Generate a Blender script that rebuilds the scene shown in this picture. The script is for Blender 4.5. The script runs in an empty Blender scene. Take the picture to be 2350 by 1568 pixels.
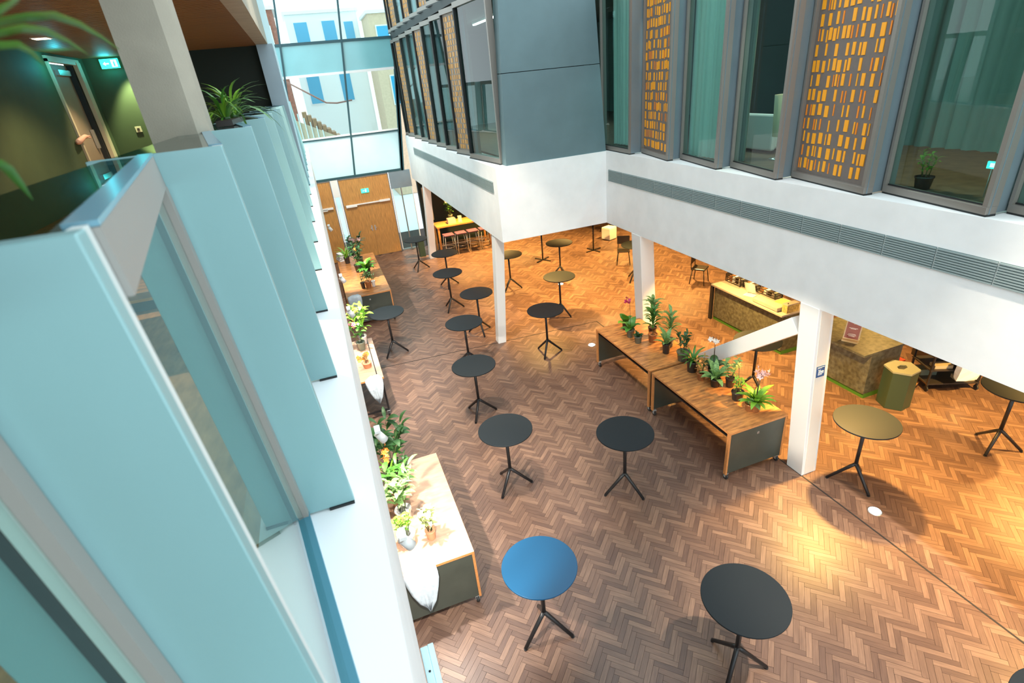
import bpy, math, random
import numpy as np
from mathutils import Vector, Matrix
random.seed(7); rng = np.random.default_rng(7)
S = bpy.context.scene
COL = S.collection
R = math.radians

# ------------------------------------------------------------------ camera
EYE = Vector((0, 0, 5.88))
YAW, PITCH, ROLL, FPX = R(17.605), R(-26.722), R(-5.925), 1212.54
fw = Vector((math.sin(YAW)*math.cos(PITCH), math.cos(YAW)*math.cos(PITCH), math.sin(PITCH)))
r0 = Vector((math.cos(YAW), -math.sin(YAW), 0)); u0 = r0.cross(fw)
rt = r0*math.cos(ROLL) + u0*math.sin(ROLL); up = -r0*math.sin(ROLL) + u0*math.cos(ROLL)
cam = bpy.data.cameras.new('camera'); co = bpy.data.objects.new('camera', cam); COL.objects.link(co)
M = Matrix((rt, up, -fw)).transposed().to_4x4(); M.translation = EYE; co.matrix_world = M
cam.sensor_width = 36; cam.lens = 36*FPX/2350; cam.clip_start = .05; cam.clip_end = 300
cam.dof.use_dof = True; cam.dof.focus_distance = 8; cam.dof.aperture_fstop = 3.5
S.camera = co

# ------------------------------------------------------------------ sky, lamps, exposure
W = bpy.data.worlds.new('sky'); S.world = W; W.use_nodes = True
bg = W.node_tree.nodes['Background']; bg.inputs[0].default_value = (.82, .95, 1.0, 1); bg.inputs[1].default_value = 2.2
S.view_settings.view_transform = 'Standard'; S.view_settings.look = 'None'
S.view_settings.exposure = 0.25; S.view_settings.gamma = 1.0
S.view_settings.use_curve_mapping = False

def spot(name, loc, aim, watts, color, size=60, blend=.4, rad=.06):
    l = bpy.data.lights.new(name, 'SPOT'); l.energy = watts; l.color = color
    l.spot_size = R(size); l.spot_blend = blend; l.shadow_soft_size = rad
    o = bpy.data.objects.new(name, l); COL.objects.link(o); o.location = loc
    o.rotation_euler = (Vector(aim)-Vector(loc)).to_track_quat('-Z', 'Y').to_euler()
    return o
def area(name, loc, aim, watts, color, sx, sy):
    l = bpy.data.lights.new(name, 'AREA'); l.energy = watts; l.color = color
    l.shape = 'RECTANGLE'; l.size = sx; l.size_y = sy
    o = bpy.data.objects.new(name, l); COL.objects.link(o); o.location = loc
    o.rotation_euler = (Vector(aim)-Vector(loc)).to_track_quat('-Z', 'Y').to_euler()
    return o
TRK = 340; WARM = (1, .62, .27); AMBER = (1, .58, .16); SOFT = (1, .86, .68); COOL = (.8, .93, 1)
# downlights in the ceiling below the right and far wings
for x, y in ((7.4, 1.2), (6.75, 4.75), (10.0, 3.4), (9.9, 6.6), (7.2, 8.2), (9.4, 9.6), (7.2, 12.4), (5.0, 12.6), (9.8, 12.8), (5.0, 16.2), (7.6, 16.0), (10.2, 16.4), (4.6, 19.0), (7.0, 19.4)):
    spot('ceiling_downlight', (x, y, 2.64), (x, y, 0), 620 if (x, y) in ((9.9, 6.6), (9.4, 9.6)) else 1150, AMBER, 112, .75, .06)
# gallery spotlights high in the atrium, with added door and column spots
spot('atrium_spot', (4.8, .6, 10.5), (4.9, 2.4, 0), 7000, SOFT, 30, .7, .1)
spot('atrium_spot', (1.5, 15.5, 10.8), (1.2, 20.6, 1.0), 2600, SOFT, 40, .6, .1)  # added spot that brightens the oak doors
spot('column_spot', (-.05, 3.9, 2.6), (5.9, 5.0, 1.5), 900, SOFT, 26, .5, .05)  # low narrow beam added to brighten the near column and brace
spot('atrium_spot', (.6, 5.0, 10.6), (1.0, 6.9, 0), 3200, SOFT, 30, .8, .1)
spot('atrium_spot', (.2, 8.0, 11.0), (2.0, 10.2, 0), 3200, SOFT, 46, .5, .1)
# gallery downlights (upper left)
spot('gallery_downlight', (-2.75, 12.0, 6.74), (-2.7, 12.2, 5.4), 230, (.86, 1, .55), 70, .6, .04)
spot('gallery_downlight', (-2.6, 10.9, 6.74), (-3.2, 11.0, 4.6), 130, (1, .8, .5), 80, .7, .04)
spot('gallery_downlight', (-2.2, 8.6, 6.74), (-2.6, 8.8, 4.4), 160, (1, .75, .42), 110, .7, .04)
spot('gallery_downlight', (-1.8, 5.2, 6.74), (-1.8, 5.2, 4.4), 220, (1, .7, .38), 120, .7, .04)

# ------------------------------------------------------------------ mesh helpers
class MB:
    def __init__(s): s.v = []; s.f = []; s.sm = []
    def add(s, vs, fs, sm=False):
        n = len(s.v); s.v += [tuple(p) for p in vs]; s.f += [tuple(i+n for i in f) for f in fs]; s.sm += [sm]*len(fs); return s
    def hexa(s, p):   # 4 bottom (ccw), 4 top
        return s.add(p, [(3,2,1,0),(4,5,6,7),(0,1,5,4),(1,2,6,5),(2,3,7,6),(3,0,4,7)])
    def box(s, x0, x1, y0, y1, z0, z1):
        return s.hexa([(x0,y0,z0),(x1,y0,z0),(x1,y1,z0),(x0,y1,z0),(x0,y0,z1),(x1,y0,z1),(x1,y1,z1),(x0,y1,z1)])
    def prism(s, poly, z0, z1):
        n = len(poly); vs = [(x,y,z0) for x,y in poly] + [(x,y,z1) for x,y in poly]
        return s.add(vs, [tuple(range(n-1,-1,-1)), tuple(range(n,2*n))] + [(i,(i+1)%n,(i+1)%n+n,i+n) for i in range(n)])
    def bar(s, a, b, w, h=None, upv=(0,0,1)):
        a = Vector(a); b = Vector(b); h = h or w; d = (b-a).normalized(); u = Vector(upv)
        if abs(d.dot(u)) > .98: u = Vector((1,0,0))
        x = d.cross(u).normalized()*w/2; y = x.cross(d).normalized()*h/2
        return s.hexa([a-x-y, a+x-y, a+x+y, a-x+y, b-x-y, b+x-y, b+x+y, b-x+y])
    def tube(s, pts, rads, n=10, cap=True):
        pts = [Vector(p) for p in pts]
        if not hasattr(rads, '__len__'): rads = [rads]*len(pts)
        rings = []; base = len(s.v); ref = None
        for i, p in enumerate(pts):
            d = (pts[min(i+1,len(pts)-1)]-pts[max(i-1,0)]).normalized()
            if ref is None: ref = Vector((0,0,1)) if abs(d.z) < .9 else Vector((1,0,0))
            x = d.cross(ref).normalized(); y = d.cross(x).normalized(); ref = ref if abs(d.dot(ref)) < .95 else x
            rings.append([p + x*math.cos(2*math.pi*k/n)*rads[i] + y*math.sin(2*math.pi*k/n)*rads[i] for k in range(n)])
        vs = [v for r in rings for v in r]; fs = []
        for i in range(len(pts)-1):
            for k in range(n): fs.append((i*n+k, (i+1)*n+k, (i+1)*n+(k+1)%n, i*n+(k+1)%n))
        s.add(vs, fs, True)
        if cap:
            m = len(pts)-1
            s.f += [tuple(base+k for k in range(n)), tuple(base+m*n+k for k in range(n-1,-1,-1))]; s.sm += [False]*2
        return s
    def lathe(s, prof, n=20, c=(0,0,0), close=True):
        vs = []; fs = []
        for r, z in prof: vs += [(c[0]+r*math.cos(2*math.pi*k/n), c[1]+r*math.sin(2*math.pi*k/n), c[2]+z) for k in range(n)]
        for i in range(len(prof)-1):
            for k in range(n): fs.append((i*n+k, i*n+(k+1)%n, (i+1)*n+(k+1)%n, (i+1)*n+k))
        b = len(s.v); s.add(vs, fs, True)
        if close:
            m = len(prof)-1
            s.f += [tuple(b+k for k in range(n-1,-1,-1)), tuple(b+m*n+k for k in range(n))]; s.sm += [False]*2
        return s
    def disc(s, c, r, z0, z1, n=48):
        return s.lathe([(r-.004,z0),(r,z0+.004),(r,z1-.003),(r-.003,z1)], n, c)
    def sphere(s, c, r, n=10, sz=1):
        pr = [(max(1e-4, r*math.sin(math.pi*i/(n//2+1))), -r*sz*math.cos(math.pi*i/(n//2+1))) for i in range(n//2+2)]
        return s.lathe(pr, n, c)
    def mesh(s, name, mat):
        m = bpy.data.meshes.new(name); m.from_pydata(s.v, [], s.f); m.polygons.foreach_set('use_smooth', s.sm)
        if mat: m.materials.append(mat)
        m.update(); return m
    def build(s, name, mat, parent=None, loc=None, bev=0, label=None):
        o = bpy.data.objects.new(name, s.mesh(name, mat)); COL.objects.link(o)
        if parent: o.parent = parent
        if loc: o.location = loc
        if bev:
            b = o.modifiers.new('bevel', 'BEVEL'); b.width = bev; b.segments = 2; b.limit_method = 'ANGLE'
        if label: o['label'] = label
        return o
def tag(o, label, cat, group=None, kind=None):
    o['label'] = label; o['category'] = cat
    if group: o['group'] = group
    if kind: o['kind'] = kind
    return o
def thing(name, label, cat, loc=(0,0,0), rz=0, group=None, kind=None):
    o = bpy.data.objects.new(name, None); COL.objects.link(o); o.location = loc; o.rotation_euler = (0,0,rz)
    o.empty_display_size = .1
    return tag(o, label, cat, group, kind)
def struct(o, label, cat='wall'): return tag(o, label, cat, None, 'structure')
def inst(name, mesh, parent, mtx=None):
    o = bpy.data.objects.new(name, mesh); COL.objects.link(o); o.parent = parent
    if mtx is not None: o.matrix_basis = mtx
    return o
def copy_tree(o, parent=None):
    c = o.copy(); COL.objects.link(c); c.parent = parent
    for ch in list(o.children): copy_tree(ch, c)
    return c

# ------------------------------------------------------------------ materials
def mat(name, col, rough=.5, metal=0, spec=.5, var=0, scale=8, stretch=(1,1,1), bump=0, bscale=60, emit=None, estr=1, dark=None, coat=0):
    m = bpy.data.materials.new(name); m.use_nodes = True; nt = m.node_tree; b = nt.nodes['Principled BSDF']
    b.inputs['Base Color'].default_value = (*col, 1); b.inputs['Roughness'].default_value = rough
    b.inputs['Metallic'].default_value = metal; b.inputs['Specular IOR Level'].default_value = spec

    if emit: b.inputs['Emission Color'].default_value = (*emit, 1); b.inputs['Emission Strength'].default_value = estr
    if var or bump:
        tc = nt.nodes.new('ShaderNodeTexCoord'); mp = nt.nodes.new('ShaderNodeMapping'); mp.inputs['Scale'].default_value = stretch
        nt.links.new(tc.outputs['Object'], mp.inputs[0])
    if var:
        n = nt.nodes.new('ShaderNodeTexNoise'); n.inputs['Scale'].default_value = scale; n.inputs['Detail'].default_value = 5
        nt.links.new(mp.outputs[0], n.inputs['Vector'])
        cr = nt.nodes.new('ShaderNodeValToRGB'); cr.color_ramp.elements[0].position = .3; cr.color_ramp.elements[1].position = .7
        d = dark or tuple(c*(1-var) for c in col); l = tuple(min(1,c*(1+var*.5)) for c in col)
        cr.color_ramp.elements[0].color = (*d,1); cr.color_ramp.elements[1].color = (*l,1)
        nt.links.new(n.outputs['Fac'], cr.inputs[0]); nt.links.new(cr.outputs[0], b.inputs['Base Color'])
    if bump:
        n2 = nt.nodes.new('ShaderNodeTexNoise'); n2.inputs['Scale'].default_value = bscale
        nt.links.new(mp.outputs[0], n2.inputs['Vector'])
        bp = nt.nodes.new('ShaderNodeBump'); bp.inputs['Strength'].default_value = bump; bp.inputs['Distance'].default_value = .01
        nt.links.new(n2.outputs['Fac'], bp.inputs['Height']); nt.links.new(bp.outputs[0], b.inputs['Normal'])
    return m
def glass(name, tint, ior=1.45, rough=.0):
    m = bpy.data.materials.new(name); m.use_nodes = True; nt = m.node_tree; nt.nodes.clear()
    o = nt.nodes.new('ShaderNodeOutputMaterial'); mx = nt.nodes.new('ShaderNodeMixShader'); t = nt.nodes.new('ShaderNodeBsdfTransparent')
    g = nt.nodes.new('ShaderNodeBsdfGlossy'); f = nt.nodes.new('ShaderNodeFresnel'); f.inputs[0].default_value = ior
    t.inputs[0].default_value = (*tint,1); g.inputs['Roughness'].default_value = rough
    ge = nt.nodes.new('ShaderNodeNewGeometry'); iv = nt.nodes.new('ShaderNodeMath'); iv.operation = 'SUBTRACT'; iv.inputs[0].default_value = 1; nt.links.new(ge.outputs['Backfacing'], iv.inputs[1])
    mu = nt.nodes.new('ShaderNodeMath'); mu.operation = 'MULTIPLY'; nt.links.new(f.outputs[0], mu.inputs[0]); nt.links.new(iv.outputs[0], mu.inputs[1]); nt.links.new(mu.outputs[0], mx.inputs[0])
    nt.links.new(t.outputs[0], mx.inputs[1]); nt.links.new(g.outputs[0], mx.inputs[2]); nt.links.new(mx.outputs[0], o.inputs[0])
    return m
def parquet_mat():
    m = bpy.data.materials.new('parquet_oak'); m.use_nodes = True; nt = m.node_tree; b = nt.nodes['Principled BSDF']; L = nt.links.new
    ge = nt.nodes.new('ShaderNodeNewGeometry'); at = nt.nodes.new('ShaderNodeAttribute'); at.attribute_name = 'tone'
    ad = nt.nodes.new('ShaderNodeAttribute'); ad.attribute_name = 'lay'
    ns = []
    for ang in (45, -45):
        mp = nt.nodes.new('ShaderNodeMapping'); mp.inputs['Rotation'].default_value = (0,0,R(ang)); mp.vector_type = 'TEXTURE'; mp.inputs['Scale'].default_value = (1/5, 1/60, 1)
        n = nt.nodes.new('ShaderNodeTexNoise'); n.inputs['Scale'].default_value = 1; n.inputs['Detail'].default_value = 4
        L(ge.outputs['Position'], mp.inputs[0]); L(mp.outputs[0], n.inputs['Vector']); ns.append(n)
    mx = nt.nodes.new('ShaderNodeMix'); L(ad.outputs['Fac'], mx.inputs[0]); L(ns[0].outputs['Fac'], mx.inputs[2]); L(ns[1].outputs['Fac'], mx.inputs[3])
    a = nt.nodes.new('ShaderNodeMath'); a.operation = 'MULTIPLY_ADD'; a.inputs[1].default_value = .55; L(mx.outputs[0], a.inputs[0])
    t2 = nt.nodes.new('ShaderNodeMath'); t2.operation = 'MULTIPLY'; t2.inputs[1].default_value = .38; L(at.outputs['Fac'], t2.inputs[0]); L(t2.outputs[0], a.inputs[2])
    cr = nt.nodes.new('ShaderNodeValToRGB'); e = cr.color_ramp.elements
    e[0].position = .15; e[0].color = (.078,.043,.033,1); e[1].position = .85; e[1].color = (.275,.165,.110,1)
    k = e.new(.5); k.color = (.148,.085,.059,1)
    L(a.outputs[0], cr.inputs[0]); L(cr.outputs[0], b.inputs['Base Color'])
    b.inputs['Roughness'].default_value = .38; b.inputs['Specular IOR Level'].default_value = .45
    return m
MT = dict(
 parquet=parquet_mat(), grout=mat('floor_bed', (.03,.018,.012), .8), joint=mat('floor_joint_metal', (.012,.010,.009), .8),
 plaster=mat('white_plaster', (.87,.87,.86), .75, var=.05, scale=3, bump=.08, bscale=220),
 white=mat('white_paint', (.84,.83,.80), .55), cream=mat('cream_paint', (.80,.72,.62), .6),
 ledge=mat('white_ledge', (.86,.88,.90), .45),
 fin=mat('fin_coated_aluminium', (.26,.45,.47), .38, metal=.15, var=.08, scale=2, stretch=(1,1,.3)),
 post=mat('pale_post', (.62,.68,.67), .45), rail=mat('warm_grey_rail', (.30,.29,.27), .5), gasket=mat('black_gasket', (.012,.014,.015), .5),
 cap=glass('glass_shelf', (.50,.70,.70), 1.7), capedge=mat('shelf_edge', (.16,.33,.42), .25),
 channel=mat('glazing_channel', (.10,.30,.40), .3, metal=.3),
 bronze=mat('bronze_frame', (.25,.225,.20), .42, metal=.35), steel=mat('sky_tinted_metal', (.24,.31,.35), .38, metal=.4, var=.06, scale=3),  # return faces: same frame metal with the sky's reflection put into its colour
 clad=mat('grey_cladding', (.13,.205,.225), .5, metal=.2, var=.08, scale=2, bump=.05, bscale=300),
 sheet=mat('brown_sheet', (.17,.14,.125), .6, var=.06, scale=20), orange=mat('orange_inset', (1.0,.40,.01), .5), orange2=mat('amber_inset', (.9,.26,.01), .5),
 sheetfar=mat('tan_sheet', (.24,.19,.15), .6), ochre=mat('ochre_inset', (.55,.27,.06), .5), dark=mat('shadow_gap', (.015,.017,.017), .6), pane=glass('clear_pane', (.80,.93,.92)), pane2=glass('tinted_pane', (.74,.92,.90), 1.5), guard=glass('balustrade_pane', (.86,.96,.94), 1.4),
 curtain=mat('sheer_curtain', (.56,.62,.56), .9), curtain2=mat('dark_curtain', (.22,.25,.21), .9), roomwall=mat('room_wall', (.10,.14,.13), .9), roomfloor=mat('room_floor', (.12,.08,.05), .6, var=.3),
 spandrel=mat('spandrel_glass', (.60,.84,.90), .12, spec=.7, var=.06, scale=1.5), spandrel2=mat('teal_spandrel', (.22,.50,.53), .12, spec=.7, var=.08, scale=1.2),
 mullion=mat('dark_teal_mullion', (.02,.075,.09), .4), oakdoor=mat('oak_veneer', (.58,.28,.075), .45, var=.35, scale=6, stretch=(8,8,.6)),
 chrome=mat('brushed_metal', (.62,.62,.60), .25, metal=.9), castor=mat('castor_grey', (.55,.56,.55), .35, metal=.5), rubber=mat('black_rubber', (.02,.02,.02), .6),
 tabletop=mat('dark_laminate', (.014,.018,.021), .55, spec=.2), bluetop=mat('blue_laminate', (.002,.072,.165), .42), tablebase=mat('black_steel', (.012,.012,.013), .4),
 ply=mat('plywood_top', (.56,.235,.07), .25, var=.35, scale=5, stretch=(1,5,1), dark=(.24,.10,.04)), plyglare=mat('glare_plywood_top', (.50,.30,.20), .3, var=.22, scale=5, stretch=(1,5,1)), plyedge=mat('plywood_edge', (.62,.25,.075), .5, var=.3, scale=40, stretch=(1,1,6)),  # glare on the left table tops is put into their paler plywood colour
 greenpanel=mat('olive_black_panel', (.055,.062,.048), .35, var=.15, scale=4), stone=mat('brown_green_stone', (.10,.10,.075), .35, var=.55, scale=14, dark=(.045,.045,.032)),
 plinth=mat('green_plinth', (.05,.16,.015), .6), countertop=mat('pale_counter', (.36,.32,.29), .4, var=.1, scale=6), binside=mat('bin_green', (.032,.055,.03), .45), bintop=mat('bin_pale_top', (.26,.27,.19), .5),
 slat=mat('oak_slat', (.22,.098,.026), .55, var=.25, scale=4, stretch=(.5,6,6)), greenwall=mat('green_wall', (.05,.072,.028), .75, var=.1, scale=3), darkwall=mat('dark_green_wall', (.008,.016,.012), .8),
 jamb=mat('beige_jamb', (.50,.42,.28), .5), doorbeige=mat('tan_door', (.30,.225,.15), .5, var=.08, scale=3), concrete=mat('beige_concrete', (.36,.335,.27), .75, var=.12, scale=5, bump=.1, bscale=120),
 signgreen=mat('sign_green', (.02,.45,.30), .4, emit=(.05,.85,.62), estr=1.6), signwhite=mat('sign_white', (.9,.9,.9), .4, emit=(.8,1,.95), estr=1.3),
 blue=mat('sign_blue', (.03,.10,.26), .4), red=mat('red_plastic', (.75,.07,.04), .4), maroon=mat('maroon_print', (.22,.04,.035), .4), bluebowl=mat('blue_plastic', (.01,.16,.55), .25), paper=mat('white_paper', (.78,.80,.80), .7),
 linen=mat('linen_cloth', (.50,.56,.60), .9, var=.15, scale=18, bump=.3, bscale=25), lime=mat('lime_paper', (.35,.62,.15), .6), purple=mat('purple_seat', (.12,.045,.10), .7), tableorange=mat('oak_bar_table', (.50,.22,.06), .45, var=.2, scale=6),
 skin=mat('skin', (.70,.36,.25), .5), yellow=mat('yellow_screen', (.72,.44,.06), .6), brick=mat('red_brick', (.36,.12,.08), .8, var=.3, scale=9), extwhite=mat('white_render', (.85,.87,.88), .8), extbeige=mat('beige_render', (.72,.52,.36), .8, var=.1), stairwood=mat('stair_timber', (.42,.19,.07), .5, var=.2), extblue=mat('blue_glazing', (.05,.36,.60), .2), handrail=mat('red_handrail', (.36,.13,.09), .5),
 lamp=mat('strip_lamp', (1,1,1), .5, emit=(1,1,.95), estr=9), warmlamp=mat('downlight_disc', (1,1,1), .5, emit=(1,.75,.45), estr=6),
 terracotta=mat('terracotta', (.62,.30,.16), .7), whitepot=mat('white_pot', (.74,.70,.66), .4), darkpot=mat('dark_pot', (.03,.025,.022), .35), glasspot=mat('grey_green_pot', (.13,.15,.11), .2), copperpot=mat('copper_pot', (.42,.18,.07), .3, metal=.4), soil=mat('soil', (.035,.02,.012), .95),
 leaf_d=mat('dark_leaf', (.025,.085,.02), .45), leaf_m=mat('green_leaf', (.06,.20,.025), .45), leaf_y=mat('lime_leaf', (.18,.38,.03), .45), leaf_v=mat('variegated_leaf', (.24,.38,.12), .5, var=.75, scale=40, stretch=(1,.25,1), dark=(.04,.15,.03)), leaf_c=mat('cream_leaf', (.50,.52,.24), .5, var=.7, scale=30, dark=(.18,.28,.08)), leaf_o=mat('croton_leaf', (.50,.16,.03), .5, var=.8, scale=25, dark=(.06,.12,.02)),
 stem=mat('plant_stem', (.10,.13,.04), .6), stalkdark=mat('dark_stalk', (.08,.05,.03), .6), pinkfl=mat('pale_pink_petal', (.85,.55,.52), .5), whitefl=mat('white_petal', (.88,.78,.68), .5), magenta=mat('magenta_petal', (.55,.02,.16), .5), orangefl=mat('orange_petal', (.90,.30,.05), .5), yellowfl=mat('yellow_petal', (.80,.70,.15), .5), hotpink=mat('rose_pink_petal', (.80,.22,.30), .5),
)

# ================================================================== SETTING
# ---- floor with herringbone blocks
fl = MB().box(-8, 17, -4, 24, -.2, -.008).build('floor', MT['grout']); struct(fl, 'herringbone oak parquet floor of the atrium', 'floor')
BW, NB = .062, 5; BL = BW*NB; g = .0012
U = np.array((1,1))/math.sqrt(2); V = np.array((-1,1))/math.sqrt(2)
blocks = []
def clear(x, y): return -1.2 < x < 13.5 and -.3 < y < 21.0
NI, NJ = 420, 60
for j in range(-NJ, NJ):
    for i in range(-NI, NI):
        for kind in (0, 1):
            if kind == 0: u_, v_, lu, lv = i+j*NB, i-j*NB, NB, 1
            else: u_, v_, lu, lv = NB+i+j*NB, 1-NB+i-j*NB, 1, NB
            cu = (u_+lu/2)*BW; cv = (v_+lv/2)*BW
            c = U*cu + V*cv + np.array((2.0, 5.0))
            if clear(c[0], c[1]): blocks.append((c[0], c[1], kind))
def infront(x, y):
    p = Vector((x, y, 0)) - EYE; d = p.dot(fw)
    if d < .5: return None
    a = FPX*p.dot(rt)/d; b = -FPX*p.dot(up)/d
    return d if abs(a) < 1165 and abs(b) < 775 else None
free = lambda x, y: x > .75 and (x-2.95)**2+(y-2.2)**2 > .25 and (x-1.26)**2+(y-3.5)**2 > .2
cand = sorted((d, i) for i, (x, y, k) in enumerate(blocks) for d in [infront(x, y) if y < 4 and free(x, y) else None] if d)
near = set(i for d, i in cand[:300])
def block_mesh(kind, tone):
    hx, hy = (BL/2-g, BW/2-g)
    ux, vy = (U, V) if kind == 0 else (V, U)
    pts = [ux*sx*hx + vy*sy*hy for sx, sy in ((-1,-1),(1,-1),(1,1),(-1,1))]
    if kind: pts = pts[::-1]
    m = bpy.data.meshes.new('parquet_block')
    m.from_pydata([(p[0],p[1],-.008) for p in pts] + [(p[0],p[1],0) for p in pts], [], [(4,5,6,7),(0,1,5,4),(1,2,6,5),(2,3,7,6),(3,0,4,7)])
    for n, v in (('tone', tone), ('lay', float(kind))):
        a = m.attributes.new(n, 'FLOAT', 'FACE'); a.data.foreach_set('value', [v]*5)
    m.materials.append(MT['parquet']); return m
var = [[block_mesh(k, t) for t in np.linspace(.02, .98, 14)] for k in (0, 1)]
for i in sorted(near):
    x, y, k = blocks[i]; o = inst('parquet_block', var[k][rng.integers(14)], fl); o.location = (x, y, float(rng.uniform(-.0008, .0008)))
rest = [b for i, b in enumerate(blocks) if i not in near]
vs = []; fs = []; tone = []; lay = []
for x, y, k in rest:
    ux, vy = (U, V) if k == 0 else (V, U); t = rng.uniform(0, 1); z = rng.uniform(-.0008, .0008)
    pts = [ux*sx*(BL/2-g) + vy*sy*(BW/2-g) for sx, sy in ((-1,-1),(1,-1),(1,1),(-1,1))]
    if k: pts = pts[::-1]
    n = len(vs); vs += [(x+p[0], y+p[1], -.008) for p in pts] + [(x+p[0], y+p[1], z) for p in pts]
    fs += [(n+4,n+5,n+6,n+7),(n,n+1,n+5,n+4),(n+1,n+2,n+6,n+5),(n+2,n+3,n+7,n+6),(n+3,n,n+4,n+7)]; tone += [t]*5; lay += [float(k)]*5
m = bpy.data.meshes.new('parquet_field'); m.from_pydata(vs, [], fs)
for n, v in (('tone', tone), ('lay', lay)):
    a = m.attributes.new(n, 'FLOAT', 'FACE'); a.data.foreach_set('value', v)
m.materials.append(MT['parquet']); o = inst('parquet_field', m, fl); o['kind'] = 'stuff'
j = MB().box(5.842, 5.864, -1, 11.09, 0, .003).bar((-1, 11.52, .0015), (5.862, 11.08, .0015), .020, .003).build('joint_strip', MT['joint'], fl)
for x, y in ((6.16, 3.59), (5.13, 9.98), (6.21, 14.03)):
    d = thing('floor_light', {6.16:'round white floor uplight beside the dark floor joint near the white column', 5.13:'round white floor uplight by the far end of the plant tables', 6.21:'small round white floor uplight far back among the standing tables'}[x], 'floor light', (x, y, 0), group='recessed floor lights')
    MB().lathe([(.092,0),(.092,.004),(.08,.006)], 24).build('rim', MT['chrome'], d); MB().lathe([(.078,.006),(.075,.008)], 24).build('lens', MT['lamp'], d)

# ---- slabs / fascias
poly = [(5.86,-4),(16,-4),(16,21),(3.36,21),(3.36,10.5),(5.86,10.5)]
wr = MB().prism(poly, 2.7, 4.24).build('wall_right', MT['plaster']); struct(wr, 'white plaster fascia band wrapping the right and far wings', 'wall')
def vent(x, y0, y1, z0, z1, n):
    for i in range(n):
        a = y0+(y1-y0)*i/n; b = y0+(y1-y0)*(i+1)/n; lo, hi = min(a,b)+.006, max(a,b)-.006
        p = MB().box(x-.004, x+.01, lo, hi, z0, z1).build('vent_panel', MT['ventback'], wr)
        s = MB(); k = 9
        for q in range(k):
            z = z0+(z1-z0)*(q+.5)/k; s.box(x-.016, x-.004, lo, hi, z-.008, z+.006)
        o = s.build('vent_slats', MT['vent'], p); o['kind'] = 'stuff'
MT['vent'] = mat('vent_slat', (.30,.37,.37), .5); MT['ventback'] = mat('vent_back', (.16,.21,.21), .6)
vent(5.86, 10.4, -1.6, 3.63, 3.87, 21); vent(3.36, 10.75, 19.6, 3.69, 3.93, 16)
wl = MB().box(-8, -.1, -4, 21.0, 2.7, 4.2).build('wall_left', MT['plaster']); struct(wl, 'white plaster fascia under the glazed gallery on the left', 'wall')
lg = MB().box(-.62, -.092, -4, 21.2, 4.2, 4.204).build('ledge_top', MT['ledge'], wl)
# far end walls below the slabs (kept behind what the fascias hide)
struct(MB().box(3.5, 16, 21.0, 21.2, 0, 2.7).build('wall_back', MT['greenwall2'] if 'greenwall2' in MT else MT['darkwall']), 'dark green wall behind the far bar table', 'wall')
struct(MB().box(13.6, 13.8, -4, 21, 0, 2.7).build('wall_far_right', MT['roomwall']), 'dark wall at the back of the covered right hall', 'wall')
struct(MB().box(-4.2, -4, -4, 21, 0, 2.7).build('wall_far_left', MT['plaster']), 'pale wall below the left gallery', 'wall')

# ---- columns
def column(b, t, z1, label, mats=('white','cream')):
    # b,t = (x0,x1,y0,y1) footprint at bottom and top
    r = thing('column', label, 'column', ((b[0]+b[1])/2, (b[2]+b[3])/2, 0), kind='structure')
    cx, cy = r.location.x, r.location.y
    def P(q, z): return [(q[0]-cx,q[2]-cy,z),(q[1]-cx,q[2]-cy,z),(q[1]-cx,q[3]-cy,z),(q[0]-cx,q[3]-cy,z)]
    MB().hexa(P(b,0)+P(t,z1)).build('shaft', MT['white'], r, bev=.006)
    return r
c1 = column((5.85,6.13,4.55,4.84), (5.85,6.13,4.77,5.08), 2.7, 'white near column carrying the right fascia, with a slanting brace')
# recessed cream lining plates on the camera side of the near column
q = MB()
q.hexa([(.0-.09,-.15,.02),(.09,-.15,.02),(.09,-.143,.02),(-.09,-.143,.02),(-.09,.068,2.66),(.09,.068,2.66),(.09,.075,2.66),(-.09,.075,2.66)]).build('cream_lining', MT['cream'], c1)
MB().bar((-.0,.42,2.32),(-.0,3.55,-.12), .26, .25).build('brace', MT['white'], c1, bev=.006)
sg = MB().hexa([(-.075,-.018,1.66),(.075,-.018,1.66),(.075,-.010,1.66),(-.075,-.010,1.66),(-.075,-.004,1.83),(.075,-.004,1.83),(.075,.004,1.83),(-.075,.004,1.83)])
sg = sg.build('sign_plate', MT['blue'], c1, label='blue sign with pale pictograms')
# pictograms
pm = MB()
for (x, z, w, h) in ((-.035,1.72,.016,.06),(-.012,1.72,.016,.06),(.014,1.72,.022,.06),(.042,1.73,.02,.04),(-.035,1.765,.014,.014),(-.012,1.765,.014,.014)):
    yy = -.018+(z-1.66)*.082-.001
    pm.box(x-w/2, x+w/2, yy-.004, yy, z-h/2, z+h/2)
for x0, x1, z in ((-.06,.06,1.81),(-.06,.02,1.795)): pm.box(x0, x1, -.008, -.005+.002, z-.003, z+.003)
pm.build('pictograms', MT['paper'], sg)
column((5.85,6.17,8.86,9.14), (5.85,6.17,9.12,9.45), 2.7, 'white slanting column behind the potted plants at the far end')
column((3.20,3.40,11.18,11.40), (3.38,3.60,11.12,11.36), 2.7, 'slim white column under the corner of the fascia')
column((3.22,3.46,19.15,19.42), (3.38,3.62,18.95,19.25), 2.7, 'white column beside the far bar table')

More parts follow.
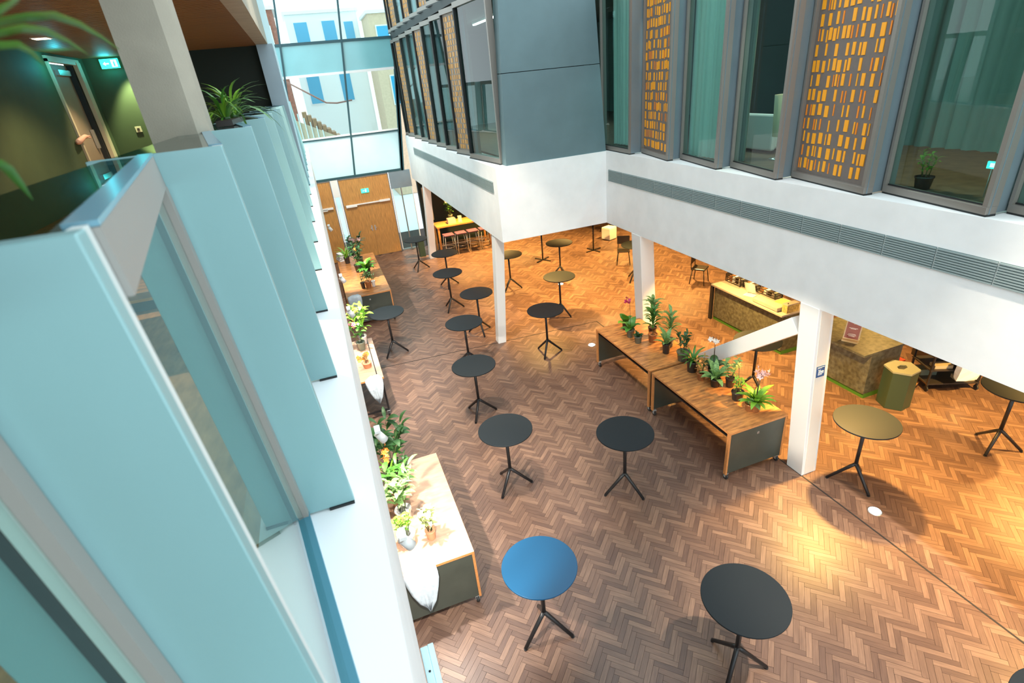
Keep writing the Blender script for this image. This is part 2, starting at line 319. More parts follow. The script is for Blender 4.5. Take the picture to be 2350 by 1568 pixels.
# ---- cladding block over the notch, two panels
cb = thing('wall_notch', 'grey metal clad wall panel above the white corner fascia', 'wall', (4.75,10.5,4.24), kind='structure')
for z0, z1 in ((0,1.66),(1.672,4.6)):
    f = lambda z: (-1.15+z*.045, 1.12-z*.07)
    a, b = f(z0), f(z1)
    MB().hexa([(a[0],.02,z0),(a[1],.02,z0),(a[1],.3,z0),(a[0],.3,z0),(b[0],.02,z1),(b[1],.02,z1),(b[1],.3,z1),(b[0],.3,z1)]).build('cladding_panel', MT['clad'], cb)
MB().box(-1.0,.8,.3,.34,0,4.6).build('backing', MT['dark'], cb)
struct(MB().box(6.3, 16, -4, 23, 7.3, 7.5).box(3.75, 6.3, 10.85, 23, 7.3, 7.5).build('ceiling_upper', MT['roomwall']), 'dark slab above the upper rooms', 'ceiling')
struct(MB().box(3.62, 11, 21.0, 21.2, 4.24, 7.3).build('wall_room_end', MT['roomwall']), 'dark end wall of the room behind the far facade windows', 'wall')
struct(MB().box(11, 11.2, -4, 23, 4.24, 7.3).build('wall_room_back', MT['roomwall']), 'dark back wall of the rooms behind the right windows', 'wall')
struct(MB().box(6.3, 11, -4, 23, 4.24, 4.28).box(3.9, 6.3, 10.9, 23, 4.24, 4.28).build('floor_upper', MT['roomfloor']), 'brown floor of the upper rooms', 'floor')

# ---- right facade: saw-tooth units
YB = [10.62, 9.6, 8.35, 7.06, 5.84, 4.5, 3.22, 1.95, .7, -.6]
KIND = ['glass','orange','glass','glass','orange','glass','glass','orange','glass']
Z0, Z1 = 4.26, 7.3
XF, XB = 5.91, 6.16
cube = MB().box(-.5,.5,-.5,.5,-.5,.5)
inset_m = [cube.mesh('inset', MT['orange']), cube.mesh('inset', MT['orange2'])]
def curtain_mesh(w, h, amp=.035, n=40, waves=7):
    b = MB(); top = []; 
    for i in range(n+1):
        t = i/n; x = (t-.5)*w; y = amp*math.sin(t*waves*2*math.pi)+amp*.5*math.sin(t*waves*4.7*math.pi+1)
        top.append((x, y))
    vs = [(x,y,0) for x,y in top]+[(x,y,h) for x,y in top]+[(x,y+.004,0) for x,y in top]+[(x,y+.004,h) for x,y in top]; k = n+1
    fs = [(i,i+1,k+i+1,k+i) for i in range(n)]+[(2*k+i+1,2*k+i,3*k+i,3*k+i+1) for i in range(n)]
    return b.add(vs, fs, True)
WIN = ['first window beside the grey cladding', '', 'narrow window between the orange panel and its neighbour', 'window left of the wide orange panel', '', 'large window right of the wide orange panel', 'window cut by the right edge of the picture', '', 'window outside the right edge']
wn = 0; on = 0
for i, kind in enumerate(KIND):
    yf, yn = YB[i], YB[i+1]
    far = Vector((XB if i else 5.96, yf-.03 if i else 10.82, 0)); nr = Vector((XF, yn, 0)); d = nr-far; Lw = d.length; ang = math.atan2(d.y, d.x)
    if kind == 'glass':
        wn += 1; r = thing('window_%d' % wn, 'bronze framed upper '+WIN[i], 'window', (far.x, far.y, Z0), ang, kind='structure')
    else:
        on += 1; r = thing('patterned_panel', ['narrow brown panel with orange slots on the right facade','wide brown panel with many orange slots on the right facade','brown panel with orange slots outside the right edge'][on-1], 'panel', (far.x, far.y, Z0), ang, 'slotted facade panels')
    H = Z1-Z0; fwid = .06; dep = .09
    # local x along unit (far->near); local +y = toward atrium? (left of travel); travel is -Y so left is +X => atrium side is -y
    MB().box(0, Lw, -.02, dep, -.02, .0).build('shadow_gap', MT['dark'], r)
    MB().box(0, Lw, -.03, dep, 0, .075).build('bottom_frame', MT['bronze'], r, bev=.004)
    MB().box(0, .035, -.03, dep, .075, H).build('side_frame', MT['bronze'], r)
    MB().box(Lw-.05, Lw, -.03, dep, .075, H).build('side_frame', MT['bronze'], r)
    MB().box(.035, Lw-.05, -.03, dep, H-.06, H).build('top_frame', MT['bronze'], r)
    # return face back to the next unit (perpendicular in world X)
    rr = MB().box(XF+.004, XB+.03, yn-.004, yn+.03, Z0, Z1); mw = Matrix.Translation((far.x,far.y,Z0)) @ Matrix.Rotation(ang,4,'Z')
    inv = mw.inverted(); rr.v = [tuple(inv @ Vector(p)) for p in rr.v]; rr.build('return_face', MT['steel'], r)
    if kind == 'glass':
        MB().box(.035, Lw-.05, .015, .027, .075, H-.06).build('pane', MT['pane2'], r)
        MB().box(.035, Lw-.05, .002, .015, .075, .09).build('glazing_bead', MT['gasket'], r)
    else:
        sh = MB().box(.035, Lw-.05, .02, .04, .075, H-.06).build('sheet', MT['sheet'], r)
        rows = 17
        st = random.Random(i)
        for q in range(rows):
            z = .13+q*(H-.22)/rows; hh = (H-.22)/rows*.78; x = .05+st.uniform(0,.05)
            while x < Lw-.1:
                w = st.choice((.012,.018,.026,.036,.05,.062,.045)); 
                if x+w > Lw-.07: break
                if q < 15 or True:
                    o = inst('inset', inset_m[0 if w > .025 or st.random() < .4 else 1], sh, Matrix.LocRotScale(Vector((x+w/2, .018+.0, z+hh/2+st.uniform(-.012,.012))), None, Vector((w, .012, hh))))
                x += w+st.choice((.025,.04,.06,.09,.14,.06))
# curtains hanging inside the windows (resting on the room floor)
cur = [(5.95,10.15,6.45,.75), (7.75,6.45,0,0)]
for (yc, w, x, lab) in ((10.62,.8,6.36,'pale teal curtain behind the window beside the cladding'), (7.98,.8,6.34,'green sheer curtain behind the narrow window'), (7.25,.36,6.45,'grey green curtain gathered at the window left of the orange panel'), (4.2,1.2,6.6,'wide dark green sheer curtain behind the large window'), (2.8,1.1,6.5,'sheer curtain behind the window at the right picture edge')):
    c = thing('curtain', lab, 'curtain', (x, yc, 4.28), R(-90), 'curtains of the right windows')
    hem = .42 if 'wide dark' in lab else .02
    o = curtain_mesh(w, 2.9-hem).build('drape', MT['curtain2' if 'dark' in lab or 'grey' in lab else 'curtain'], c); o.location = (0,0,hem); MB().tube([(-w/2-.05,0,2.93),(w/2+.05,0,2.93)], .012, 8).build('rod', MT['chrome'], c)
# things glimpsed in the rooms, and a sign built for a reflection
e = thing('exit_sign', 'small green exit sign standing in for a reflection in the large right window', 'sign', (6.45,3.6,4.57), R(-90))  # added object for the gallery sign reflected in the pane
MB().box(-.05,.05,-.01,.01,0,.07).build('plate', MT['signgreen'], e); MB().box(-.02,.02,-.014,-.01,.015,.055).build('pictogram', MT['signwhite'], e)
MB().box(-.004,.004,-.006,.006,-.29,0).build('stand_post', MT['chrome'], e)
sf = thing('sofa', 'pale blue grey sofa behind the window left of the orange panel', 'sofa', (7.6,7.9,4.28)); MB().box(-.35,.35,-.6,.6,.08,.30).build('seat', MT['paper'], sf, bev=.03); MB().box(-.42,-.32,-.6,.6,.05,.62).build('backrest', MT['paper'], sf, bev=.03); MB().box(-.3,.3,-.55,.55,0,.08).build('plinth', MT['tablebase'], sf)
lp = thing('floor_lamp', 'lamp with a pale brass shade behind the window left of the orange panel', 'lamp', (6.9,6.88,4.28))
MB().lathe([(.11,0),(.11,.02),(.02,.03)], 20).build('base', MT['chrome'], lp); MB().tube([(0,0,.03),(0,0,.75)], .012, 8).build('pole', MT['chrome'], lp)
MB().lathe([(.10,.35),(.13,.95),(.12,.95),(.09,.35)], 24, close=False).build('shade', MT['jamb'], lp)
spot('room_fill', (7.5,3.6,7.2), (7.4,3.6,4.3), 160, (1,.75,.35), 100, .6); spot('room_fill', (7.4,6.3,7.2), (7,6.2,4.3), 150, (1,.85,.6), 110, .6); spot('room_fill', (7.2,9.3,7.2), (7,9.3,4.3), 150, (.8,.95,.9), 120, .6)  # added fill spots that brighten the dark rooms and curtains
spot('room_fill', (6.6,16,7.2), (5,16,4.3), 500, (.8,1,.95), 150, .6)
# ---- far-left facade: saw-tooth units, two storeys
YL = [10.75, 12.45, 13.62, 14.75, 15.86, 17.0, 18.05, 19.2, 20.4, 20.98]
KL = ['glass','orange','glass','glass','orange','glass','glass','orange','glass']
KU = ['glass','orange','glass','orange','glass','orange','glass','orange','orange']
for st, (za, zb, kinds) in enumerate(((4.26, 7.3, KL), (7.52, 10.4, KU))):
    for i, kind in enumerate(kinds):
        a = Vector((3.60, YL[i]+.02, 0)); b = Vector((3.42, YL[i+1]-.03, 0)); d = b-a; Lw = d.length; ang = math.atan2(d.y, d.x); H = zb-za
        # travel +Y, left side is -X = atrium: atrium side is +y
        pos = ['nearest to the grey cladding','second from the grey cladding','third from the grey cladding','fourth from the grey cladding','fifth from the grey cladding','sixth from the grey cladding','seventh from the grey cladding','eighth from the grey cladding','last, next to the glass end wall'][i]
        lv = ['on the lower row','on the upper row'][st]
        if kind == 'glass':
            wn += 1; r = thing('window_%d' % wn, 'far facade tall narrow window %s, %s' % (lv, pos), 'window', (a.x,a.y,za), ang, kind='structure')
        else:
            r = thing('patterned_panel', 'far facade ochre slotted panel %s, %s' % (lv, pos), 'panel', (a.x,a.y,za), ang, 'slotted facade panels')
        MB().box(0,Lw,-.1,.03,0,.09).build('bottom_frame', MT['bronze'], r); MB().box(0,Lw,-.1,.03,H-.10,H).build('top_frame', MT['bronze'], r)
        MB().box(0,.05,-.1,.03,.09,H-.1).build('side_frame', MT['bronze'], r); MB().box(Lw-.05,Lw,-.1,.03,.09,H-.1).build('side_frame', MT['dark'], r)
        MB().box(Lw-.001,Lw+.015,-.2,.02,0,H).build('return_face', MT['steel'], r)
        MB().box(0,Lw,-.1,.045,-.03,0).build('shadow_gap', MT['dark'], r)
        if kind == 'glass': MB().box(.05,Lw-.05,-.03,-.018,.09,H-.1).build('pane', MT['pane2'], r)
        else:
            sh = MB().box(.05,Lw-.05,-.04,-.02,.09,H-.1).build('sheet', MT['sheetfar'], r)
            s = MB(); q = random.Random(i+st*9); rows = 24
            for k in range(rows):
                z = .12+k*(H-.25)/rows; hh = (H-.25)/rows*.8; x = .07
                while x < Lw-.12:
                    w = q.choice((.03,.05,.07,.09)); s.box(x, min(x+w,Lw-.06), -.025, -.012, z, z+hh); x += w+q.choice((.03,.05,.08,.12))
            o = s.build('insets', MT['ochre'], sh); o['kind'] = 'stuff'
struct(MB().box(3.45, 3.75, 10.8, 21, 7.32, 7.5).build('trim_1', MT['dark']), 'dark band between the two rows of far facade windows', 'trim')
for k, (x, y) in enumerate(((5.2,14.6),(5.2,16.2),(6.6,15.2),(6.6,17.2))):
    t = thing('strip_light', ['near left','far left','near right','far right'][k]+' white strip light on the ceiling behind the far facade windows', 'lamp', (x,y,7.22), group='strip lights of the far room')
    MB().box(-.05,.05,-.7,.7,.03,.08).build('housing', MT['white'], t); MB().box(-.035,.035,-.68,.68,0,.03).build('tube', MT['lamp'], t)

# ---- far glass end wall (leans slightly to the right as it rises)
FY = 21.0
lean = lambda z: max(0, z-3.0)*.12
fe = thing('wall_far', 'glazed end wall of the atrium with pale blue spandrels above the oak doors', 'wall', (0,FY,0), kind='structure')
def quadbox(x0, x1, z0, z1, y0, y1, name, m):
    return MB().hexa([(x0+lean(z0),y0,z0),(x1+lean(z0),y0,z0),(x1+lean(z0),y1,z0),(x0+lean(z0),y1,z0),(x0+lean(z1),y0,z1),(x1+lean(z1),y0,z1),(x1+lean(z1),y1,z1),(x0+lean(z1),y1,z1)]).build(name, m, fe)
xs = [-1.3, -.68, 1.27, 3.02]
for a, b in zip(xs[:-1], xs[1:]):
    quadbox(a+.03, b-.03, 3.12, 4.42, 0, .03, 'spandrel_panel', MT['spandrel'])
    quadbox(a+.03, b-.03, 4.52, 6.42, .01, .03, 'pane', MT['pane'])
    quadbox(a+.03, b-.03, 6.5, 7.36, 0, .03, 'spandrel_panel', MT['spandrel2'])
    quadbox(a+.03, b-.03, 7.44, 10.4, .01, .03, 'pane', MT['pane'])
for x in xs: quadbox(x-.03, x+.03, 3.05, 10.4, -.05, .05, 'mullion', MT['mullion'])
quadbox(2.96, 3.1, 3.05, 10.4, -.05, .06, 'mullion', MT['mullion'])
for z0, z1, m in ((3.04,3.12,'mullion'),(4.42,4.47,'mullion'),(4.47,4.52,'white'),(6.42,6.5,'white'),(7.36,7.44,'mullion')): quadbox(-1.4, 3.1, z0, z1, -.04, .05, 'transom', MT[m])
# oak doors
def oak_door(name, label, x0, x1, z1, leafs):
    d = thing(name, label, 'door', ((x0+x1)/2, FY, 0), kind='structure'); w = (x1-x0)/2
    ws = np.linspace(-w+.03, w-.03, leafs+1)
    for a, b in zip(ws[:-1], ws[1:]):
        lf = MB().box(a+.002, b-.002, -.02, .05, .01, 2.05).build('door_leaf', MT['oakdoor'], d)
    MB().box(-w+.03, w-.03, -.02, .05, 2.06, z1).build('over_panel', MT['oakdoor'], d)
    for x in (-w, w-.03): MB().box(x, x+.03, -.03, .06, 0, z1).build('jamb', MT['bronze'], d)
    MB().box(-w,w,-.035,.06,z1,z1+.03).build('head', MT['bronze'], d)
    MB().box(-w+.1, w-.1, -.075, -.03, 2.04, 2.08).build('closer_rail', MT['white'], d)
    MB().box(-w+.1,-w+.5,-.09,-.03,1.99,2.05).build('door_closer', MT['white'], d); MB().box(w-.5,w-.1,-.09,-.03,2.03,2.10).build('door_closer', MT['white'], d)
    return d
dd = oak_door('door_1', 'wide double oak door with white closer rail in the glass end wall', .62, 2.47, 3.0, 2)
for x in (-.05,.07):
    h = MB().box(x-.02,x+.02,-.03,-.02,1.0,1.2).build('lock_plate', MT['chrome'], dd); MB().tube([(x,-.02,1.1),(x,-.07,1.1),(x+.09*(1 if x > 0 else -1),-.07,1.1)], .009, 8).build('door_handle', MT['chrome'], dd)
oak_door('door_2', 'oak door partly hidden by the left fascia', -.45, .36, 3.0, 1)
e = thing('exit_sign', 'green exit sign above the double oak door', 'sign', (1.52,FY-.03,2.44))
MB().box(-.14,.14,-.02,.0,0,.15).build('plate', MT['signgreen'], e); MB().box(.0,.05,-.026,-.02,.03,.12).box(-.09,-.03,-.026,-.02,.065,.085).build('pictogram', MT['signwhite'], e)
for n, (x0, x1) in enumerate(((.38,.6),(2.5,3.3))):
    wn += 1; r = thing('window_%d' % wn, ['slim sidelight between the two oak doors','tall sidelight right of the double oak door'][n], 'window', ((x0+x1)/2,FY,0), kind='structure'); w = (x1-x0)/2
    MB().box(-w,w,-.03,.05,0,.06).box(-w,w,-.03,.05,2.42,3.04).build('head_and_sill', MT['steel' if n else 'white'], r)
    MB().box(-w,-w+.03,-.03,.05,.06,2.42).build('side_frame', MT['white'], r); MB().box(w-.03,w,-.03,.05,.06,2.42).build('side_frame', MT['white'], r)
    MB().box(-w+.03,w-.03,0,.012,.06,2.42).build('pane', MT['pane'], r)
    if n: MB().box(-.06,-.02,-.05,.03,.06,2.42).build('mullion', MT['bronze'], r)
struct(MB().box(-4,-.45,FY,FY+.2,0,3.0).build('wall_end_left', MT['plaster']), 'white end wall left of the oak doors', 'wall')

# ---- outside, beyond the end wall
struct(MB().box(-30, 40, 21.3, 60, -.1, -.02).build('floor_outside', MT['extwhite']), 'pale paving outside the glass end wall', 'ground')
st = thing('outdoor_stair', 'timber stair with pale balustrade seen through the glass end wall', 'stair', (.1,24.5,4.2))
for k in range(8):
    MB().box(.5+k*-.16+.5, .68+k*-.16+.5, -.3, .9, .0, .12+k*.14).build('step', MT['stairwood'], st)
MB().hexa([(-1.0,-.36,-.3),(1.3,-.36,-.3),(1.3,-.31,-.3),(-1.0,-.31,-.3),(-1.0,-.36,1.15),(1.3,-.36,-.05),(1.3,-.31,-.05),(-1.0,-.31,1.15)]).build('stringer', MT['extbeige'], st)
for k in range(9): MB().box(-1.1+k*.2,-1.06+k*.2,-.40,-.36,.1-k*.02,1.75-k*.17).build('baluster', MT['extwhite'], st)
MB().tube([(-.9,-.38,2.55),(.9,-.38,1.35),(1.3,-.38,1.3),(1.9,-.38,1.35)], .03, 8).build('handrail', MT['handrail'], st)
MB().box(-2.5,1.9,-.6,2,-.22,-.02).build('landing', MT['extwhite'], st)
for px in (-2.2,.0,1.6): MB().box(px,px+.2,.5,.7,-4.2,-.22).build('support_post', MT['extwhite'], st)
def building(label, x0, x1, y, z1, wm, wins, wmat, z0=0):
    b = thing('building', label, 'building', ((x0+x1)/2, y, z0), group='buildings outside'); w = (x1-x0)/2
    MB().box(-w,w,0,3,0,z1).build('wall', MT[wm], b); MB().box(-w-.1,w+.1,-.1,3.1,z1,z1+.15).build('roof', MT['extwhite'], b)
    for (a,c,ww,hh) in wins:
        f = MB().box(a-ww/2-.06,a+ww/2+.06,-.05,.02,c-.06,c+hh+.06).build('window_frame', MT['extwhite'], b); MB().box(a-ww/2,a+ww/2,-.07,-.05,c,c+hh).build('pane', MT[wmat], f)
    return b
building('red brick house at the left behind the glass end wall', -3.2, -.2, 31, 9.6, 'brick', [(.9,7.6,.6,1.3),(-.1,7.6,.6,1.3),(.9,5.2,.5,1.2)], 'extblue')
building('white house with blue windows behind the glass end wall', .3, 4.2, 36, 9.9, 'extwhite', [(-1.2,8.0,.7,1.5),(.3,8.0,.7,1.5),(-1.2,5.4,.7,1.5),(1.4,7.8,.5,1.6),(.6,5.4,.6,1.6)], 'extblue')
building('beige rendered house at the right behind the glass end wall', 4.4, 7.5, 33, 9.4, 'extbeige', [(-.9,7.4,.6,1.4),(.5,7.4,.6,1.4),(-.6,5,.6,1.4)], 'extblue')

# ---- left gallery: saw-tooth glazed parapet
ZL, ZT = 4.204, 5.762
def lx(x, z): return x - .078*(z-ZL)/(ZT-ZL)
PAR = ['', 'nearest', 'second', 'third', 'fourth', 'fifth', 'sixth', 'seventh', 'eighth', 'ninth', 'tenth', 'eleventh', 'twelfth', 'thirteenth', 'fourteenth', 'fifteenth', 'sixteenth']
def lhex(x0, x1, y0, y1, z0, z1): return [(lx(x0,z0),y0,z0),(lx(x1,z0),y0,z0),(lx(x1,z0),y1,z0),(lx(x0,z0),y1,z0),(lx(x0,z1),y0,z1),(lx(x1,z1),y0,z1),(lx(x1,z1),y1,z1),(lx(x0,z1),y1,z1)]
for k in range(-1, 16):
    y = .765+1.27*k; yn = y+1.27
    wn += 1
    b = thing('window_%d' % wn, 'saw-tooth glazed parapet bay of the left gallery, ' + ('beside the camera' if k < 0 else PAR[k+1]+' from the camera'), 'window', (0,0,0), kind='structure')
    MB().hexa(lhex(-.57,-.188-(.012 if k < 1 else 0),y-.018,y+.014,ZL+.012,ZT)).build('fin_panel', MT['fin'], b, bev=.003)
    MB().hexa(lhex(-.30,-.19,y-.024,y+.02,ZL,ZL+.012)).build('fin_foot', MT['gasket'], b); MB().hexa(lhex(-.57,-.48,y-.024,y+.02,ZL,ZL+.012)).build('fin_foot', MT['gasket'], b)
    MB().hexa(lhex(-.222,-.192-(.012 if k < 1 else 0),y+.015,y+.038,ZL,ZT)).build('end_post', MT['post'], b)
    xa, xb = -.222, -.415
    def pl(t, off, z): return (lx(xa+(xb-xa)*t+off, z), y+.04+(1.21)*t, z)
    def slab(o0, o1, z0, z1, t0=0, t1=1): return [pl(t0,o0,z0),pl(t0,o1,z0),pl(t1,o1,z0),pl(t1,o0,z0),pl(t0,o0,z1),pl(t0,o1,z1),pl(t1,o1,z1),pl(t1,o0,z1)]
    MB().hexa(slab(-.03,.028,ZT-.10,ZT-.005)).build('top_rail', MT['rail'], b)
    MB().hexa(slab(-.03,.03,ZL,ZL+.03)).build('bottom_channel', MT['channel'], b)
    MB().hexa(slab(-.004,.004,ZL+.03,ZT-.10)).build('pane', MT['guard'], b)
    MB().hexa(lhex(-.408,-.385,yn-.052,yn-.02,ZL,ZT-.1)).build('jamb', MT['rail'], b); MB().hexa(lhex(-.434,-.408,yn-.045,yn-.02,ZL,ZT-.1)).build('jamb_cover', MT['post'], b)
    MB().hexa(lhex(-.456,-.434,yn-.045,yn-.02,ZL,ZT-.1)).build('gasket', MT['gasket'], b)
    p0 = [(-.60,y),(-.285,y),(-.50,yn-.02),(-.60,yn)]
    MB().prism([(lx(p,ZT)+.06,q) if False else (p,q) for p,q in p0], ZT-.016, ZT-.002).build('shelf', MT['cap'], b)
    MB().hexa([pl(0,-.012,ZT-.004),pl(0,.029,ZT-.004),pl(1,.029,ZT-.004),pl(1,-.012,ZT-.004),pl(0,-.012,ZT+.004),pl(0,.029,ZT+.004),pl(1,.029,ZT+.004),pl(1,-.012,ZT+.004)]).build('shelf_edge', MT['capedge'], b)
# gallery room
struct(MB().box(-8,-.6,-4,12.4,4.2,4.4).build('floor_gallery', mat('gallery_floor', (.50,.25,.10), .4, var=.35, scale=7, stretch=(3,1,1))), 'orange brown floor of the left gallery', 'floor')
cg = MB().box(-8,-.5,-4,12.3,6.86,6.95).build('ceiling', MT['dark']); struct(cg, 'oak slatted ceiling of the left gallery', 'ceiling')
s = MB()
for k in range(190): y = -1+k*.07; s.box(-8,-.5,y,y+.05,6.80,6.86)
o = s.build('ceiling_slats', MT['slat'], cg); o['kind'] = 'stuff'
struct(MB().box(-.5,-.3,-4,12.4,6.795,9.5).build('wall_upper_left', MT['concrete']), 'beige concrete edge beam above the left gallery', 'wall')
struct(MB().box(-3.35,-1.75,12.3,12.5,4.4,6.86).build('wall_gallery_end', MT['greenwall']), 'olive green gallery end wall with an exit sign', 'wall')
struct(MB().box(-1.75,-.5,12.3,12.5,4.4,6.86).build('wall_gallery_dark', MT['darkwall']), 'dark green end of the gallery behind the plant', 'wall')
struct(MB().box(-3.55,-3.35,11.98,12.5,4.4,6.86).box(-3.55,-3.35,-4,10.58,4.4,6.86).box(-3.55,-3.35,10.58,11.98,6.72,6.86).build('wall_gallery', MT['greenwall']), 'olive green gallery side wall with a doorway', 'wall')
d3 = thing('door_3', 'tan door in a beige frame in the olive gallery wall', 'door', (-3.35,11.28,4.4), kind='structure')
MB().box(-.16,-.11,-.66,.66,.01,2.28).build('door_leaf', MT['doorbeige'], d3); MB().box(-.02,.03,-.70,-.64,0,2.32).build('jamb', MT['jamb'], d3); MB().box(-.02,.04,.52,.70,0,2.32).build('jamb', MT['jamb'], d3); MB().box(-.02,.03,-.7,.7,2.28,2.36).build('head', MT['jamb'], d3)
MB().box(-.11,-.06,-.1,.4,2.12,2.2).build('door_closer', MT['chrome'], d3); MB().box(-.105,-.03,.46,.52,.0,2.28).build('door_stop', MT['dark'], d3); MB().box(-.10,-.05,.30,.34,1.0,1.3).build('door_handle', MT['chrome'], d3)
c = MB().prism([(-.72,3.2),(-.51,3.2),(-.46,3.25),(-.46,3.4),(-.72,3.4)], 4.4, 6.8).build('column', MT['concrete']); struct(c, 'tall beige concrete column rising from the left gallery', 'column')
c = MB().box(-.50,-.22,12.05,12.32,4.2,6.795).build('column', MT['steel']); struct(c, 'blue grey column at the end of the left gallery', 'column')
struct(MB().box(-.31,-.19,12.34,12.42,4.2,10).build('trim_2', MT['spandrel']), 'pale blue vertical trim at the end of the gallery', 'trim')
e = thing('exit_sign', 'bright green exit sign with an arrow on the olive gallery wall', 'sign', (-2.95,12.26,6.62))
MB().box(-.14,.14,-.02,.02,0,.15).build('plate', MT['signgreen'], e)
MB().box(-.06,-.01,-.026,-.02,.065,.085).add([(-.10,-.026,.075),(-.06,-.026,.045),(-.06,-.026,.105),(-.10,-.02,.075),(-.06,-.02,.045),(-.06,-.02,.105)], [(0,1,2),(5,4,3),(0,3,4,1),(1,4,5,2),(2,5,3,0)]).build('arrow', MT['signwhite'], e)
MB().box(.03,.115,-.026,-.02,.02,.13).build('door_pictogram', MT['signwhite'], e); MB().box(.06,.085,-.03,-.026,.03,.10).sphere((.075,-.028,.112),.009,8).build('running_figure', MT['signgreen'], e)
l = bpy.data.lights.new('cyan_glow', 'POINT'); l.energy = 5; l.color = (.05,.75,.9); l.shadow_soft_size = .08; lo = bpy.data.objects.new('cyan_glow', l); COL.objects.link(lo); lo.location = (-2.95,12.1,6.68)
l2 = l.copy(); l2.energy = 6; l2.shadow_soft_size = .012; lo2 = bpy.data.objects.new('cyan_glow', l2); COL.objects.link(lo2); lo2.location = (-3.1,10.4,6.6)  # second cyan glow is an added light by the door, no sign there
sw = thing('light_switch', 'cream light switch on the olive gallery wall', 'switch', (-2.9,12.29,5.56)); MB().box(-.05,.05,-.012,.0,0,.1).build('plate', MT['jamb'], sw, bev=.003); MB().box(-.02,.02,-.02,-.012,.03,.07).build('rocker', MT['soil'], sw)
for x, y, lab in ((-2.5,6.6,'square lit downlight in the slatted ceiling nearest the corner'), (-2.75,8.9,'square lit downlight in the slatted ceiling farther back')):
    dl = thing('recessed_downlight', lab, 'lamp', (x,y,6.79), group='gallery downlights'); MB().box(-.09,.09,-.09,.09,0,.012).build('rim', MT['white'], dl); MB().box(-.075,.075,-.075,.075,-.004,0).build('lens', MT['warmlamp'], dl)
struct(MB().box(-8,-3.55,-4,12.5,4.4,4.42).build('floor_behind', MT['roomfloor']), 'floor behind the gallery wall', 'floor')
# furniture glimpsed through the first pane
sb = thing('gallery_table', 'low dark gallery table glimpsed through the nearest pane', 'table', (-1.45,4.3,4.4)); MB().box(-.35,.35,-.5,.5,.42,.46).build('table_top', MT['ply'], sb)
for x in (-.3,.3):
    for y in (-.45,.45): MB().box(x-.02,x+.02,y-.02,y+.02,0,.42).build('leg', MT['tablebase'], sb)
cp = thing('bowl', 'white bowl on the gallery table', 'bowl', (-1.3,4.3,4.86)); MB().lathe([(.04,0),(.09,.07),(.1,.1),(.09,.1),(.08,.07),(.035,.012)], 20).build('shell', MT['paper'], cp)
#ys = thing('screen_panel', 'yellow standing screen in the gallery seen through the nearest pane', 'screen', (-2.2,7.2,4.4), R(8)); MB().box(-.5,.5,-.02,.02,.05,1.35).build('board', MT['yellow'], ys); MB().box(-.45,-.38,-.2,.2,0,.05).build('foot', MT['chrome'], ys); MB().box(.38,.45,-.2,.2,0,.05).build('foot', MT['chrome'], ys)
yb = thing('upholstered_bench', 'yellow upholstered bench in the gallery seen through the nearest pane', 'bench', (-1.75,5.6,4.4)); MB().box(-.3,.3,-.7,.7,.08,.38).build('seat_block', MT['yellow'], yb, bev=.03); MB().box(-.26,.26,-.66,.66,0,.08).build('plinth', MT['tablebase'], yb)
# ------------------------------------------------------------------ hand in the gallery doorway
hd = thing('person', 'bare hand and forearm reaching out in front of the tan gallery door', 'person', (-3.30,10.74,5.62), R(90))
bm = MB(); pts = [(-.42,.0,-.06),(-.22,.0,-.03),(-.06,0,0),(-.01,0,.004),(.04,0,.004),(.075,0,0)]; bm.tube(pts, [.05,.042,.031,.034,.036,.026], 12)
for k, (y, ln, dz) in enumerate(((-.024,.075,.012),(-.008,.085,.016),(.009,.080,.010),(.024,.062,.0))):
    bm.tube([(.055,y,.004),(.075+ln*.35,y*1.25,dz),(.075+ln*.75,y*1.4,dz-.012),(.075+ln,y*1.5,dz-.03)], [.0115,.0095,.0088,.007], 8)
bm.tube([(.0,-.026,-.005),(.03,-.052,-.016),(.062,-.062,-.024)], [.014,.011,.009], 8)
o = bm.build('arm', MT['skin'], hd); sd = o.modifiers.new('s', 'SUBSURF'); sd.levels = sd.render_levels = 1

# ================================================================== STANDING TABLES
tt_m = {}
def standing_table(label, x, y, a, top='tabletop', h=1.1, base='tri'):
    t = thing('standing_table', label, 'table', (x,y,0), R(a), 'round standing tables')
    key = (top, h)
    if key not in tt_m: tt_m[key] = MB().disc((0,0,0), .415, h-.022, h, 56).mesh('table_top', MT[top])
    inst('table_top', tt_m[key], t)
    k2 = ('pole', base, h)
    if k2 not in tt_m: tt_m[k2] = MB().tube([(0,0,.30 if base == 'tri' else .02),(0,0,h-.03)], .026, 12).lathe([(.09,h-.035),(.09,h-.022)], 16).mesh('pole', MT['tablebase'])
    inst('pole', tt_m[k2], t)
    if ('leg', base) not in tt_m:
        tt_m[('leg', base)] = (MB().tube([(-.01,0,.345),(.05,0,.29),(.325,0,.018)], [.026,.026,.021], 10).lathe([(.022,0),(.022,.012)], 10, (.325,0,0)) if base == 'tri' else MB().box(0,.33,-.022,.022,.012,.03).box(.29,.33,-.022,.022,0,.012)).mesh('leg', MT['tablebase'])
    n = 3 if base == 'tri' else 4
    for k in range(n): inst('leg', tt_m[('leg', base)], t, Matrix.Rotation(2*math.pi*k/n, 4, 'Z'))
    if base == 'tri':
        if 'hub' not in tt_m: tt_m['hub'] = MB().sphere((0,0,.325), .034, 12).mesh('hub', MT['tablebase'])
        inst('hub', tt_m['hub'], t)
    return t
